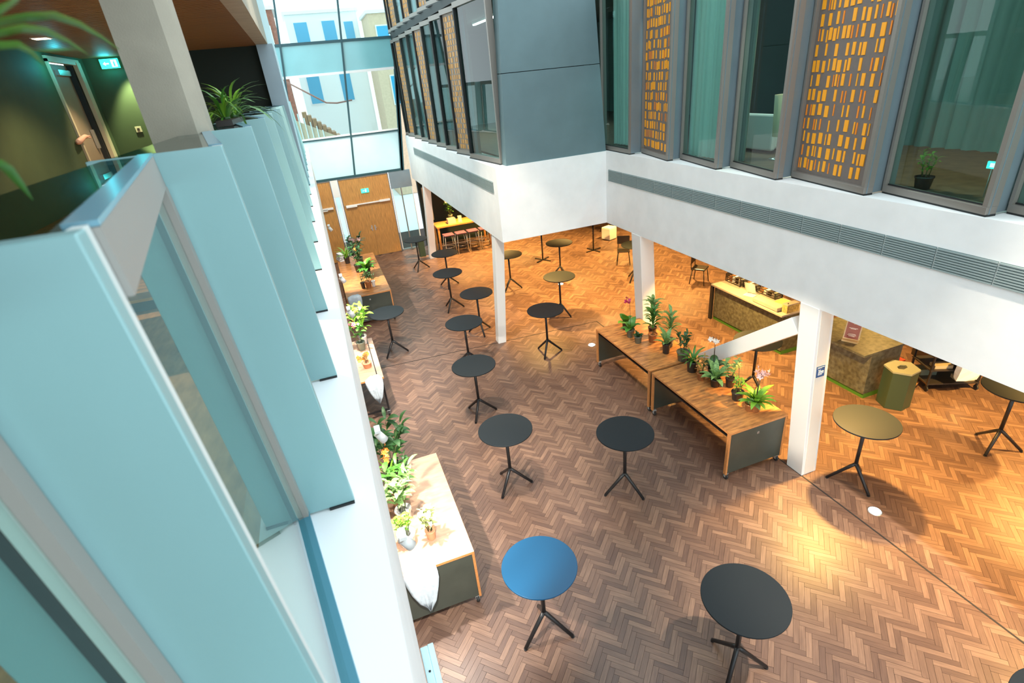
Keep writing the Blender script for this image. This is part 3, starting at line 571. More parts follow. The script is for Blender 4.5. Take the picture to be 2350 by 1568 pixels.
for a in (
 ('bright blue round standing table nearest the left plant table', 1.26, 3.83, -38, 'bluetop'),
 ('largest near-black round standing table at the bottom of the picture', 2.95, 2.63, -26),
 ('near-black round standing table left of the plant tables, in mid floor', 3.30, 5.45, 176),
 ('dark teal round standing table between the blue one and the far row', 1.76, 6.34, -17),
 ('grey round standing table third from the camera in the left row', 1.90, 8.51, -3),
 ('grey round standing table fourth from the camera in the left row', 2.26, 10.49, 10),
 ('pale grey round standing table close to the left fascia', .77, 12.06, -15),
 ('dark round standing table left of the slim white column', 3.02, 12.05, 28),
 ('round standing table behind the one left of the slim column', 2.76, 14.0, -8),
 ('round standing table just in front of the far bar table', 3.14, 15.9, 12),
 ('small pale round standing table by the glass sidelight', 2.65, 18.18, 2),
 ('brown-black round standing table right of the slim white column', 4.08, 10.15, -8),
 ('brown-black round standing table second back right of the slim column', 5.25, 11.94, -62),
 ('dark round standing table third back right of the slim column', 6.51, 14.67, 55),
 ('dark round standing table half hidden behind the slim white column', 4.77, 14.53, -25),
 ('dark round standing table half hidden behind the slanting far column', 8.25, 13.1, -148),
 ('brown-grey round standing table just right of the near white column', 6.39, 4.15, 140),
 ('standing table at the right picture edge with its top behind the fascia', 8.88, 3.78, -47),
 ('dark round standing table cut by the bottom right corner', 4.46, .79, 10),
 ('dark round standing table glimpsed behind the brace of the near column', 6.88, 6.75, 30)): standing_table(*a)
standing_table('standing table with a flat cross foot, far left of the pair', 6.67, 16.49, 30, 'tabletop', 1.1, 'cross')
standing_table('standing table with a flat cross foot, far right of the pair', 8.6, 16.39, 15, 'tabletop', 1.1, 'cross')

# ================================================================== PLANT TABLES ON CASTORS
def castor(p, x, y):
    c = MB().box(x-.03,x+.03,y-.03,y+.03,.105,.115).box(x-.024,x-.02,y-.02,y+.02,.04,.105).box(x+.02,x+.024,y-.02,y+.02,.04,.105).build('castor', MT['castor'], p)
    MB().tube([(x-.016,y,.045),(x+.016,y,.045)], .045, 16).build('wheel', MT['rubber'], c)
def bench(label, x0, x1, y0, y1, group, frame=False, top='ply'):
    t = thing('plant_table', label, 'table', ((x0+x1)/2,(y0+y1)/2,0), group=group); w = (x1-x0)/2; l = (y1-y0)/2
    MB().box(-w,w,-l,l,.868,.9).build('table_top', MT[top], t)
    MB().box(-w-.001,-w+.006,-l,l,.866,.899).box(w-.006,w+.001,-l,l,.866,.899).box(-w,w,-l-.001,-l+.006,.866,.899).box(-w,w,l-.006,l+.001,.866,.899).build('top_edging', MT['plyedge'], t)
    if not frame:
        for s in (-1,1):
            y = s*(l-.03)
            e = MB().box(-w+.03,w-.03,y-.018,y+.018,.13,.868).build('end_panel', MT['greenpanel'], t)
            for x in (-w+.015,w-.015): MB().box(x-.015,x+.015,y-.025,y+.025,.115,.868).build('panel_edge', MT['plyedge'], e)
            MB().box(-.02,.02,y+s*.018,y+s*.026,.72,.76).build('latch', MT['chrome'], e)
        for x in (-w+.05, w-.05): MB().box(x-.018,x+.018,-l+.05,l-.05,.775,.795).build('side_rail', MT['tablebase'], t)
    else:
        for s in (-1,1):
            y = s*(l-.05)
            for x in (-w+.04,-.05,w-.04): MB().box(x-.018,x+.018,y-.018,y+.018,.115,.868).build('leg', MT['tablebase'], t)
            MB().box(-w+.06,w-.06,y-.015,y+.015,.12,.15).build('foot_bar', MT['tablebase'], t)
        MB().box(w-.12,w-.10,-l+.02,l-.02,.9,.903).build('cable_slot', MT['tablebase'], t)
    for x in (-w+.05,w-.05):
        for y in (-l+.05,l-.05): castor(t, x, y)
    return t
bench('near plywood plant table on castors beside the white column', 4.76, 5.83, 4.95, 6.97, 'pair of plant tables on the right')
bench('far plywood plant table on castors, end to end with the near one', 4.76, 5.83, 7.03, 9.05, 'pair of plant tables on the right')
bench('plywood plant table at the lower left under the gallery', -.5, .69, 4.5, 6.53, 'plant tables on the left', False, 'plyglare')
bench('pale table on a black steel frame, middle of the left side', -.9, .28, 9.3, 11.25, 'plant tables on the left', True, 'plyglare')
bench('plywood plant table in front of the oak doors', -.05, 1.15, 14.15, 18.25, 'plant tables on the left')

# ================================================================== PLANTS
def blade(name, L, W, m, curve=.5, n=6, fold=.25):
    b = MB(); vs = []; fs = []
    for i in range(n+1):
        t = i/n; w = W*(math.sin(math.pi*min(1, t*.92+.08))**.8)*(1 if t < 1 else .1)/2 + .0015
        z = L*(t*(1-curve*t*.9)); x = L*t*math.sqrt(max(.05, 1-(1-curve*t)**2*.6)) if False else L*t*(.35+curve*.55*t)
        vs += [(x,-w,z+w*fold),(x,0,z),(x,w,z+w*fold)]
    for i in range(n):
        a = 3*i; fs += [(a,a+3,a+4,a+1),(a+1,a+4,a+5,a+2)]
    return b.add(vs, fs, True).mesh(name, m)
lm = {}
def leafm(kind, mk, v):
    k = (kind, mk, v)
    if k not in lm:
        L, W, c = dict(strap=(1,.10,.75), lance=(1,.22,.6), broad=(1,.42,.7), round=(1,.62,.5), grass=(1,.045,.85))[kind]
        lm[k] = blade('leaf', L, W, MT[mk], c*(.75+.25*v))
    return lm[k]
pots = {}
def pot(kind, r, h, p):
    m = dict(dark='darkpot', terra='terracotta', white='whitepot', glass='glasspot', copper='copperpot')[kind]
    if kind not in pots:
        pots[kind] = (MB().lathe([(.72,0),(.76,.02),(.93,.86),(1.0,.87),(1.0,1.0),(.92,1.0),(.90,.9)], 20).mesh('pot', MT[m]), MB().lathe([(.89,.86),(.5,.9)], 16).mesh('soil', MT['soil']))
    sc = Matrix.Diagonal((r, r, h, 1))
    inst('pot', pots[kind][0], p, sc); inst('soil', pots[kind][1], p, sc)
fl_m = {}
def flower_mesh(mk, n=5, cup=.3):
    k = (mk, n)
    if k not in fl_m:
        b = MB()
        for i in range(n):
            a = 2*math.pi*i/n; c, s = math.cos(a), math.sin(a)
            P = [(0,0,0),(.5,-.32,cup*.4),(1,-.12,cup),(1,.12,cup),(.5,.32,cup*.4)]
            b.add([(x*c-y*s, x*s+y*c, z) for x, y, z in P], [(0,1,2,3,4)])
        b.sphere((0,0,.06), .14, 6); fl_m[k] = b.mesh('flower', MT[mk])
    return fl_m[k]
def place(parent, name, mesh, loc, az, tilt, size):
    return inst(name, mesh, parent, Matrix.Translation(loc) @ Matrix.Rotation(az,4,'Z') @ Matrix.Rotation(tilt,4,'Y') @ Matrix.Diagonal((size,size,size,1)))
PS = [1.0]
def plant(label, x, y, kind, potk, r=.065, h=.13, ht=.3, mk='leaf_m', n=14, z=.9, seed=None, name='potted_plant', grp='potted plants', fl=None, fh=.5, flm='whitefl', cat='plant', fdir=None):
    r *= min(PS[0],1.35); h *= min(PS[0],1.25); ht *= PS[0]; fh *= 1+(PS[0]-1)*.3
    q = random.Random(seed if seed is not None else (round(x*100)*31+round(y*100)*17) % 9999)
    p = thing(name, label, cat, (x,y,z), q.uniform(0,6.28), grp); pot(potk, r, h, p)
    if kind in ('strap','lance','broad','round','grass'):      # rosette from the soil
        for i in range(n):
            az = i*2.399+q.uniform(-.3,.3); k = i/n
            place(p, 'leaf', leafm(kind, mk if q.random() < .8 else ('leaf_y' if mk == 'leaf_m' else mk), q.choice((.4,.7,1))), (math.cos(az)*r*.2, math.sin(az)*r*.2, h*.88), az, -.35+k*1.0+q.uniform(-.15,.15), ht*q.uniform(.75,1.1)*(1.05-.25*k))
    elif kind == 'bush':                                      # several leafy stems
        ns = max(3, n//7)
        for s in range(ns):
            az = s*6.28/ns+q.uniform(-.4,.4); sp = q.uniform(.12,.38)*ht; top = Vector((math.cos(az)*sp, math.sin(az)*sp, h+ht*q.uniform(.7,1)))
            b0 = Vector((math.cos(az)*r*.3, math.sin(az)*r*.3, h*.85)); md = (b0+top)/2+Vector((0,0,ht*.08))
            MB().tube([b0,md,top], [.006,.005,.003], 6).build('stem', MT['stem'], p)
            m = n//ns+2
            for i in range(m):
                t = .25+.75*i/(m-1); c = b0.lerp(md, t*2) if t < .5 else md.lerp(top, t*2-1)
                place(p, 'leaf', leafm('broad' if i % 2 else 'lance', mk, q.choice((.4,.7,1))), c, az+i*2.4+q.uniform(-.4,.4), q.uniform(-.1,.6), ht*q.uniform(.26,.40))
    elif kind == 'whorl':                                     # upright stem with whorls of narrow leaves
        MB().tube([(0,0,h*.85),(.01,.0,h+ht*.5),(0,.01,h+ht*.92)], [.006,.005,.003], 6).build('stem', MT['stem'], p)
        for i in range(n):
            t = .25+.75*i/(n-1)
            place(p, 'leaf', leafm('lance', mk, q.choice((.4,.7,1))), (0,0,h*.85+ht*.9*t), i*2.399, q.uniform(-.15,.45), ht*q.uniform(.36,.5))
    if fl:                                                    # orchid style flower stalks
        for s in range(fl):
            az = (fdir if fdir is not None else q.uniform(0,6.28))+s*.5; d = Vector((math.cos(az), math.sin(az), 0))
            pts = [Vector((0,0,h*.9)), Vector((0,0,h+fh*.5))+d*.015, Vector((0,0,h+fh*.9))+d*.04, Vector((0,0,h+fh))+d*.10, Vector((0,0,h+fh*.95))+d*.17]
            MB().tube(pts, [.004,.004,.0035,.003,.002], 6).build('flower_stalk', MT['stalkdark'], p)
            for i in range(8):
                t = i/7; c = pts[2].lerp(pts[4], t)+Vector((q.uniform(-.03,.03), q.uniform(-.03,.03), q.uniform(-.05,.03)))
                place(p, 'flower', flower_mesh(flm), c, q.uniform(0,6.28), q.uniform(.6,1.7), q.uniform(.034,.052))
    return p
G = 'potted plants on the right plant tables'; PS[0] = 1.55
plant('small round-leaved plant in a dark pot at the far end of the plant tables', 5.30, 8.74, 'round', 'dark', .06, .13, .16, 'leaf_m', 6, grp=G)
plant('orchid with one magenta flower spike at the far end of the plant tables', 5.19, 8.38, 'broad', 'glass', .065, .14, .22, 'leaf_m', 7, grp=G, fl=1, fh=.55, flm='magenta', name='potted_orchid')
plant('low trailing plant in a grey green pot in front of the magenta orchid', 5.18, 8.08, 'round', 'glass', .06, .12, .10, 'leaf_d', 6, grp=G)
plant('tall pale green plant with whorled narrow leaves near the slanting column', 5.60, 8.22, 'whorl', 'dark', .065, .15, .42, 'leaf_v', 30, grp=G)
plant('plant with whorled narrow leaves in a brown pot, second from the slanting column', 5.45, 7.98, 'whorl', 'copper', .07, .14, .38, 'leaf_m', 28, grp=G)
plant('airy pale plant leaning toward the column, third from the slanting column', 5.62, 7.66, 'whorl', 'glass', .06, .13, .38, 'leaf_v', 24, grp=G)
plant('white-striped upright plant in a dark pot at the table joint', 5.40, 7.46, 'lance', 'dark', .06, .17, .26, 'leaf_v', 9, grp=G)
plant('dark bushy plant in a grey pot, middle of the plant tables', 5.50, 7.08, 'bush', 'glass', .09, .15, .26, 'leaf_d', 34, grp=G)
plant('green strap-leaved rosette in a black pot, middle of the plant tables', 5.40, 6.68, 'strap', 'dark', .08, .17, .25, 'leaf_m', 18, grp=G)
plant('orange and green croton between the rosettes on the near plant table', 5.36, 6.38, 'bush', 'copper', .06, .11, .2, 'leaf_o', 22, grp=G)
plant('white moth orchid with two tall flower stalks on the near plant table', 5.58, 6.36, 'broad', 'dark', .065, .14, .24, 'leaf_d', 8, grp=G, fl=2, fh=.55, name='potted_orchid', fdir=1.2)
plant('variegated striped rosette in a dark pot on the near plant table', 5.42, 6.10, 'lance', 'dark', .065, .12, .28, 'leaf_v', 16, grp=G)
plant('bushy dark plant behind the variegated rosette on the near plant table', 5.62, 5.98, 'bush', 'dark', .06, .13, .26, 'leaf_v', 24, grp=G)
plant('bright lime bushy plant in a black pot with a thin tall stake', 5.46, 5.62, 'bush', 'dark', .075, .12, .18, 'leaf_y', 36, grp=G, fl=1, fh=.46, flm='yellowfl')
plant('tiny single-leaf plant in a clear brown pot near the table corner', 5.42, 5.30, 'broad', 'copper', .06, .10, .17, 'leaf_v', 4, grp=G)
plant('large lime rosette with pale pink orchid spray beside the white column', 5.48, 5.26, 'lance', 'copper', .07, .13, .27, 'leaf_y', 20, grp=G, fl=3, fh=.42, flm='pinkfl', name='potted_orchid', fdir=2.4)
G = 'potted plants on the lower left plant table'; PS[0] = 1.2
plant('yellow green bushy plant in a pale round bowl, lower left table', -.02, 4.97, 'bush', 'white', .10, .14, .24, 'leaf_y', 40, grp=G)
plant('cream variegated shrub in a small terracotta pot, lower left table', .27, 4.92, 'bush', 'terra', .055, .12, .30, 'leaf_c', 40, grp=G)
plant('tall green and white leafy plant beside the left fascia, lower left table', .02, 5.38, 'bush', 'white', .09, .15, .48, 'leaf_v', 44, grp=G)
plant('bright green leafy plant between taller ones, lower left table', .0, 5.66, 'bush', 'terra', .08, .14, .42, 'leaf_m', 36, grp=G)
plant('small dark plant in a white pot toward the far end of the lower left table', .17, 6.12, 'bush', 'white', .06, .12, .24, 'leaf_d', 26, grp=G)
plant('tall dark small-leaved shrub at the far end of the lower left table', .02, 6.36, 'bush', 'dark', .09, .16, .62, 'leaf_d', 60, grp=G)
plant('orange flowering plant in front of the dark shrub, lower left table', -.04, 6.08, 'grass', 'terra', .06, .12, .42, 'leaf_y', 12, grp=G, fl=2, fh=.42, flm='orangefl')
G = 'flowers on the left and far plant tables'
plant('tall bouquet of yellow green blooms beside the pale standing table', .09, 11.05, 'bush', 'white', .08, .16, .62, 'leaf_y', 40, grp=G, fl=2, fh=.6, flm='yellowfl', name='flower_arrangement')
plant('bunch with pink peonies close to the left fascia', .02, 10.75, 'bush', 'glass', .08, .16, .42, 'leaf_m', 26, grp=G, fl=2, fh=.42, flm='hotpink', name='flower_arrangement')
plant('low orange flower bunch on the steel framed table', .04, 9.86, 'bush', 'terra', .08, .1, .16, 'leaf_o', 26, grp=G, fl=3, fh=.12, flm='orangefl', name='flower_arrangement')
plant('low green plant in a brown pot at the near end of the far plant table', .62, 14.68, 'bush', 'copper', .08, .17, .22, 'leaf_m', 24, grp=G)
plant('small green plant in a pale pot beside the low brown pot', .76, 14.72, 'bush', 'white', .05, .14, .18, 'leaf_m', 14, grp=G)
plant('dark green plant in a black pot left of the low brown pot', .47, 14.72, 'bush', 'dark', .055, .15, .2, 'leaf_d', 16, grp=G)
plant('blue green broad-leaved plant in the middle of the far plant table', .70, 15.75, 'broad', 'dark', .10, .18, .42, 'leaf_m', 18, grp=G)
plant('dark bushy plant with one orange bloom on the far plant table', .52, 16.35, 'bush', 'dark', .11, .2, .5, 'leaf_d', 44, grp=G, fl=1, fh=.45, flm='orangefl')
plant('tall plant with pale pink blooms on the far plant table', .62, 17.1, 'bush', 'glass', .10, .2, .6, 'leaf_d', 44, grp=G, fl=3, fh=.6, flm='pinkfl', name='flower_arrangement')
plant('lime upright plant at the left edge of the far plant table', .25, 17.5, 'strap', 'dark', .08, .18, .5, 'leaf_y', 16, grp=G)
# spider plants in a trough on the gallery parapet
tr = thing('planter_trough', 'shallow dark planter trough on the gallery parapet shelf', 'planter', (-.44,4.08,5.762)); MB().box(-.045,.045,-.35,.35,0,.03).build('box', MT['darkpot'], tr); MB().box(-.04,.04,-.34,.34,.03,.032).build('soil', MT['soil'], tr)
def spider(label, x, y, z, ht, n, seed, s0=0, mk=('leaf_m','leaf_y','leaf_m')):
    q = random.Random(seed); p = thing('spider_plant', label, 'plant', (x,y,z), 0, 'spider plants of the gallery')
    MB().sphere((0,0,.0), .03, 8, .6).build('root_crown', MT['leaf_d'], p)
    for i in range(n):
        az = i*2.399+q.uniform(-.3,.3); place(p, 'leaf', leafm('grass' if i % 3 else 'strap', q.choice(mk), q.choice((.4,.7,1))), (math.cos(az)*.02, math.sin(az)*.02, .0), az, q.uniform(-.55,.95), ht*q.uniform(.6,1.1))
    return p
spider('bright green spider plant growing on the gallery parapet, nearer tuft', -.45, 3.95, 5.80, .30, 46, 3)
spider('bright green spider plant growing on the gallery parapet, farther tuft', -.43, 4.25, 5.80, .34, 36, 5)
sp = thing('spider_plant', 'blurred spider plant leaves arching in at the upper left corner', 'plant', (-.45,.62,5.775), 0, 'spider plants of the gallery')
MB().lathe([(.045,0),(.06,.07),(.055,.07)], 16).build('pot', MT['darkpot'], sp)
def arch(pts, w):
    b = MB(); vs = []; n = len(pts); P = [Vector(p)-Vector((-.45,.62,5.775)) for p in pts]
    for i, p in enumerate(P):
        t = i/(n-1); d = (P[min(i+1,n-1)]-P[max(i-1,0)]).normalized(); s = d.cross(Vector((0,0,1))).normalized()*w*(math.sin(math.pi*(.15+.84*t))**.7)/2
        vs += [p-s*1.3+Vector((0,0,w*.5*math.sin(math.pi*t))), p, p+s*1.3+Vector((0,0,w*.9*math.sin(math.pi*(.1+.88*t))))]
    b.add(vs, [f for i in range(n-1) for f in ((3*i,3*i+3,3*i+4,3*i+1),(3*i+1,3*i+4,3*i+5,3*i+2))], True).build('leaf', MT['leaf_m'], sp)
for pts, w in (
 ([(-.45,.62,5.84),(-.36,.66,5.93),(-.30,.72,5.96),(-.254,.80,5.978),(-.244,.85,5.985),(-.24,.92,5.984),(-.24,1.0,5.978),(-.24,1.08,5.969)], 0.0093),
 ([(-.45,.62,5.84),(-.36,.66,5.92),(-.28,.70,5.95),(-.246,.75,5.963),(-.243,.80,5.966),(-.247,.88,5.963),(-.249,.95,5.955)], 0.0084),
 ([(-.45,.62,5.84),(-.36,.66,5.91),(-.28,.69,5.945),(-.245,.72,5.947),(-.25,.76,5.945),(-.255,.80,5.937)], 0.0074),
 ([(-.45,.62,5.84),(-.33,.65,5.94),(-.24,.70,5.972),(-.235,.74,5.987),(-.243,.80,6.008)], 0.0084),
 ([(-.45,.62,5.84),(-.36,.66,5.86),(-.305,.72,5.843),(-.316,.76,5.833),(-.328,.80,5.815),(-.34,.84,5.795)], 0.0084),
 ([(-.45,.62,5.84),(-.50,.60,5.93),(-.56,.58,5.97),(-.64,.56,5.95),(-.70,.55,5.90)], 0.0084)): arch(pts, w)

# ================================================================== BAR
def bar_counter(label, x0, x1, y0, y1, topm, over):
    b = thing('bar_counter', label, 'counter', ((x0+x1)/2,(y0+y1)/2,0), group='stone bar counters'); w = (x1-x0)/2; l = (y1-y0)/2
    MB().box(-w+.02,w,-l,l,0,.09).build('plinth', MT['plinth'], b)
    MB().box(-w,w,-l,l,.09,.91).build('body', MT['stone'], b, bev=.004)
    MB().box(-w-over,w+.02,-l-.01,l+.01,.91,.95).build('worktop', MT[topm], b, bev=.004)
    return b
b1 = bar_counter('long stone bar counter with a pale worktop behind the plant tables', 8.36, 8.95, 7.55, 9.72, 'countertop', .12)
MB().box(-.36,-.30,1.09,1.17,0,.93).build('end_post', MT['tablebase'], b1)
rs = thing('counter_shelf', 'low pale raised shelf along the near part of the long bar counter', 'shelf', (8.37,8.0,.95)); MB().box(-.09,.09,-.28,.42,.012,.09).build('shelf_body', MT['countertop'], rs, bev=.004); MB().box(-.08,.08,-.27,.41,0,.012).build('shadow_foot', MT['tablebase'], rs)
bar_counter('all stone bar counter next to the hexagonal bin', 8.36, 9.1, 5.62, 6.95, 'stone', .2)
gb = thing('glass_box', 'amber glass box at the near end of the long bar counter', 'box', (8.55,7.62,.95)); MB().box(-.16,.16,-.05,.09,0,.17).build('body', mat('amber_glass', (.45,.33,.12), .15, var=.5, scale=20), gb, bev=.01); MB().box(-.16,.16,-.05,.09,.17,.19).build('lid', MT['countertop'], gb); MB().sphere((-.1,0,.20), .014, 8).build('knob', MT['tablebase'], gb)
ns = thing('paper_stand', 'curved white paper stand on the long bar counter', 'stand', (8.5,8.72,.95), R(20))
vs = []; n = 10
for i in range(n+1):
    t = i/n; x = -.1+.22*t; z = .01+.30*(1-t)**2
    vs += [(x,-.12,z),(x,.12,z),(x,-.12,z+.006),(x,.12,z+.006)]
MB().add(vs, [f for i in range(n) for f in ((4*i,4*i+4,4*i+5,4*i+1),(4*i+2,4*i+3,4*i+7,4*i+6),(4*i,4*i+2,4*i+6,4*i+4),(4*i+1,4*i+5,4*i+7,4*i+3))], True).build('sheet', MT['paper'], ns); MB().box(-.1,.14,-.12,.12,0,.008).build('foot', MT['paper'], ns)
gr = thing('folder', 'lime green folder lying on the long bar counter', 'folder', (8.8,8.02,.95), R(12)); MB().box(-.12,.12,-.17,.17,0,.012).build('cover', MT['lime'], gr); MB().box(-.115,.118,-.165,.165,.003,.009).build('pages', MT['paper'], gr)
for k, (x, y, w, l, h, lab) in enumerate(((8.78,9.45,.14,.24,.2,'black wire rack at the far end of the long bar counter'), (8.80,9.02,.1,.16,.16,'small black rack beside the paper stand'), (8.83,8.52,.1,.28,.14,'long black rack behind the paper stand'))):
    rk = thing('wire_rack', lab, 'rack', (x,y,.95), group='black racks on the bar')
    for sx in (-1,1):
        for sy in (-1,1): MB().box(sx*w-.008,sx*w+.008,sy*l-.008,sy*l+.008,0,h).build('post', MT['tablebase'], rk)
    for z in (.02,h*.6,h): MB().box(-w,w,-l-.006,-l+.006,z-.012,z).box(-w,w,l-.006,l+.006,z-.012,z).box(-w-.006,-w+.006,-l,l,z-.012,z).box(w-.006,w+.006,-l,l,z-.012,z).build('rail_frame', MT['tablebase'], rk)
    for i in range(4): MB().box(-w*.7,w*.7,-l*.8+i*l*.42,-l*.8+i*l*.42+l*.26,.022,h*.75).build('packet', MT[('countertop','soil','paper','copperpot')[i]], rk)
ms = thing('menu_stand', 'maroon menu board in a pale wooden frame on the stone counter', 'menu', (8.42,6.12,.95), R(-62))
tl = R(22); ct, sn = math.cos(tl), math.sin(tl)
def tb(x0, x1, y0, y1, z0, z1, name, m, par):
    b = MB().box(x0,x1,y0,y1,z0,z1); b.v = [(x, y*ct+z*sn, z*ct-y*sn) for x, y, z in b.v]; return b.build(name, MT[m], par)
fr = tb(-.13,.13,0,.015,.03,.38,'frame','jamb',ms); tb(-.11,.11,-.004,0,.05,.36,'print','maroon',fr)
for z, w in ((.24,.07),(.225,.045),(.13,.06),(.11,.07),(.09,.05)): tb(-w,w,-.007,-.004,z,z+.007,'text_line','paper',fr)
MB().box(-.13,.13,-.06,.1,0,.03).build('foot', MT['jamb'], ms); MB().bar((0,.12,.015),(0,.13,.30),.03,.02).build('prop', MT['jamb'], ms)
bn = thing('waste_bin', 'green hexagonal waste bin with a pale top beside the stone counter', 'bin', (8.68,5.28,0), R(8))
hx = lambda r: [(r*math.cos(R(60*k)), r*math.sin(R(60*k))) for k in range(6)]
MB().prism(hx(.255), 0, .72).build('body', MT['binside'], bn, bev=.006)
tp = MB(); o6, i6 = hx(.265), [(x*.9, y*.55) for x, y in hx(.12)]
tp.add([(*p,.72) for p in o6]+[(*p,.75) for p in o6]+[(*p,.75) for p in i6]+[(*p,.66) for p in i6], [f for k in range(6) for f in ((k,(k+1)%6,(k+1)%6+6,k+6),(k+6,(k+1)%6+6,(k+1)%6+12,k+12),(k+12,(k+1)%6+12,(k+1)%6+18,k+18))]).build('lid', MT['bintop'], bn)
MB().prism([(x*.98,y*.98) for x, y in i6], .722, .724).build('opening_shade', MT['dark'], bn)  # dark plate painted for the shade inside the lid hole
# trolley with things
ct_ = thing('service_trolley', 'black service trolley loaded with trays beyond the hexagonal bin', 'trolley', (10.0,5.35,0), R(-25))
for x in (-.42,.42):
    for y in (-.26,.26):
        MB().box(x-.015,x+.015,y-.015,y+.015,.1,.72).build('post', MT['tablebase'], ct_); w_ = MB().tube([(x-.012,y,.05),(x+.012,y,.05)], .05, 12).build('wheel', MT['rubber'], ct_)
for z in (.14,.42,.70): MB().box(-.44,.44,-.28,.28,z,z+.025).build('shelf', MT['darkpot'], ct_)
for (x, y, w, l, z, h, m) in ((-.2,-.15,.15,.08,.445,.06,'jamb'),(.2,.1,.12,.12,.445,.12,'darkpot'),(-.25,.12,.14,.1,.165,.12,'glasspot'),(.24,-.14,.16,.08,.165,.07,'jamb'),(.3,-.1,.1,.16,.725,.03,'countertop')): MB().box(x-w,x+w,y-l,y+l,z,z+h).build('tray', MT[m], ct_)
bg_ = thing('paper_bag', 'crumpled white paper bag hanging on the service trolley', 'bag', (9.93,4.98,.30), R(-25))
b = MB(); q = random.Random(4); ring = []
for z, w, d in ((0,.16,.05),(.12,.17,.06),(.24,.15,.06),(.36,.17,.04),(.42,.13,.03)):
    ring.append([(x*w+q.uniform(-.02,.02), y*d+q.uniform(-.012,.012), z+q.uniform(-.015,.015)) for x, y in ((-1,-1),(0,-1.2),(1,-1),(1,1),(0,1.2),(-1,1))])
b.add([p for r_ in ring for p in r_], [(i*6+k,i*6+(k+1)%6,(i+1)*6+(k+1)%6,(i+1)*6+k) for i in range(4) for k in range(6)]+[(5,4,3,2,1,0)]).build('sack', MT['paper'], bg_); MB().tube([(-.06,0,.40),(-.04,0,.46),(.04,0,.46),(.06,0,.40)], .006, 6).build('handle', MT['jamb'], bg_)
rc = thing('traffic_cone', 'red cone standing behind the hexagonal bin', 'cone', (10.05,6.35,0)); MB().box(-.16,.16,-.16,.16,0,.03).build('base', MT['red'], rc); MB().lathe([(.13,.03),(.035,.62),(.02,.63)], 20).build('cone_body', MT['red'], rc); MB().lathe([(.098,.25),(.078,.37)], 20, close=False).build('reflective_band', MT['paper'], rc)
cbn = thing('cabinet', 'black cabinet behind the service trolley', 'cabinet', (10.75,5.9,0), R(-20)); MB().box(-.4,.4,-.25,.25,.06,.62).build('body', MT['darkpot'], cbn); MB().box(-.36,.36,-.21,.21,0,.06).build('plinth', MT['rubber'], cbn); d_ = MB().box(-.39,-.005,-.265,-.25,.08,.6).build('door', MT['greenpanel'], cbn); MB().box(-.04,-.025,-.28,-.265,.3,.4).build('handle', MT['chrome'], d_); d_ = MB().box(.005,.39,-.265,-.25,.08,.6).build('door', MT['greenpanel'], cbn); MB().box(.025,.04,-.28,-.265,.3,.4).build('handle', MT['chrome'], d_)
bb = thing('bowl', 'glossy blue bowl on the black cabinet', 'bowl', (10.55,5.85,.62)); MB().lathe([(.06,0),(.15,.06),(.19,.13),(.18,.13),(.14,.065),(.05,.012)], 24).build('shell', MT['bluebowl'], bb)
pl_ = thing('plank', 'orange wooden board lying beside the service trolley', 'board', (9.35,5.5,0), R(20)); MB().box(-.3,.3,-.09,.09,0,.03).build('board', MT['plyedge'], pl_); 
pl_ = thing('plank', 'orange wooden board lying right of the service trolley', 'board', (10.75,4.75,0), R(-10)); MB().box(-.25,.25,-.08,.08,0,.03).build('board', MT['plyedge'], pl_)

# ================================================================== FAR FURNITURE
def chair(label, x, y, rz, seat='darkpot', leg='tablebase', name='chair', h=.45, back=True, grp='dark chairs', rough=False):
    c = thing(name, label, 'chair' if back else 'stool', (x,y,0), rz, grp)
    MB().box(-.2,.2,-.2,.2,h-.03,h+.02).build('seat', MT[seat], c, bev=.02)
    for sx in (-1,1):
        for sy in (-1,1): MB().tube([(sx*.16,sy*.16,h-.03),(sx*.21,sy*.21,0)], .014, 8).build('leg', MT[leg], c)
    if back:
        MB().box(-.2,.2,.18,.205,h+.15,h+.42).build('backrest', MT[seat], c, bev=.01)
        for sx in (-1,1): MB().tube([(sx*.17,.19,h-.02),(sx*.17,.2,h+.2)], .012, 8).build('back_post', MT[leg], c)
    else: MB().tube([(math.cos(k*math.pi/6)*.185, math.sin(k*math.pi/6)*.185, h*.38) for k in range(13)], .009, 6, False).build('foot_ring', MT[leg], c)
    return c
chair('black chair standing alone near the far end of the bar', 9.62, 11.88, R(35))
chair('dark chair glimpsed under the corner of the fascia', 10.25, 18.45, R(60))
chair('dark chair beside the half hidden standing table', 8.75, 14.6, R(-30))
chair('black chair at the bar seen under the fascia, left of the paper stand', 9.75, 10.5, R(80))
stl = thing('cube_stool', 'white cube stool under the corner of the fascia', 'stool', (9.75,17.3,0), R(20)); MB().box(-.2,.2,-.2,.2,.02,.44).build('body', MT['paper'], stl, bev=.015); MB().box(-.17,.17,-.17,.17,0,.02).build('plinth', MT['rubber'], stl); MB().box(-.19,.19,-.19,.19,.44,.46).build('pad', MT['white'], stl)
ft = thing('bar_table', 'orange oak bar table against the dark green far wall', 'table', (4.75,19.85,0)); MB().box(-1.05,1.05,-.42,.42,1.0,1.05).build('table_top', MT['tableorange'], ft)
for x in (-.99,.99):
    for y in (-.36,.36): MB().box(x-.035,x+.035,y-.035,y+.035,0,1.0).build('leg', MT['tableorange'], ft)
MB().box(-.95,.95,-.02,.02,.2,.24).build('foot_rail', MT['chrome'], ft)
for k in range(4): chair('purple bar stool with chrome legs at the oak bar table, %s from the left' % ('first','second','third','fourth')[k], 4.05+k*.47, 19.25, 0, 'purple', 'chrome', 'bar_stool', .76, False, 'bar stools at the oak table')
bx = thing('crate', 'pale wooden crate on the oak bar table', 'crate', (4.35,19.75,1.05)); 
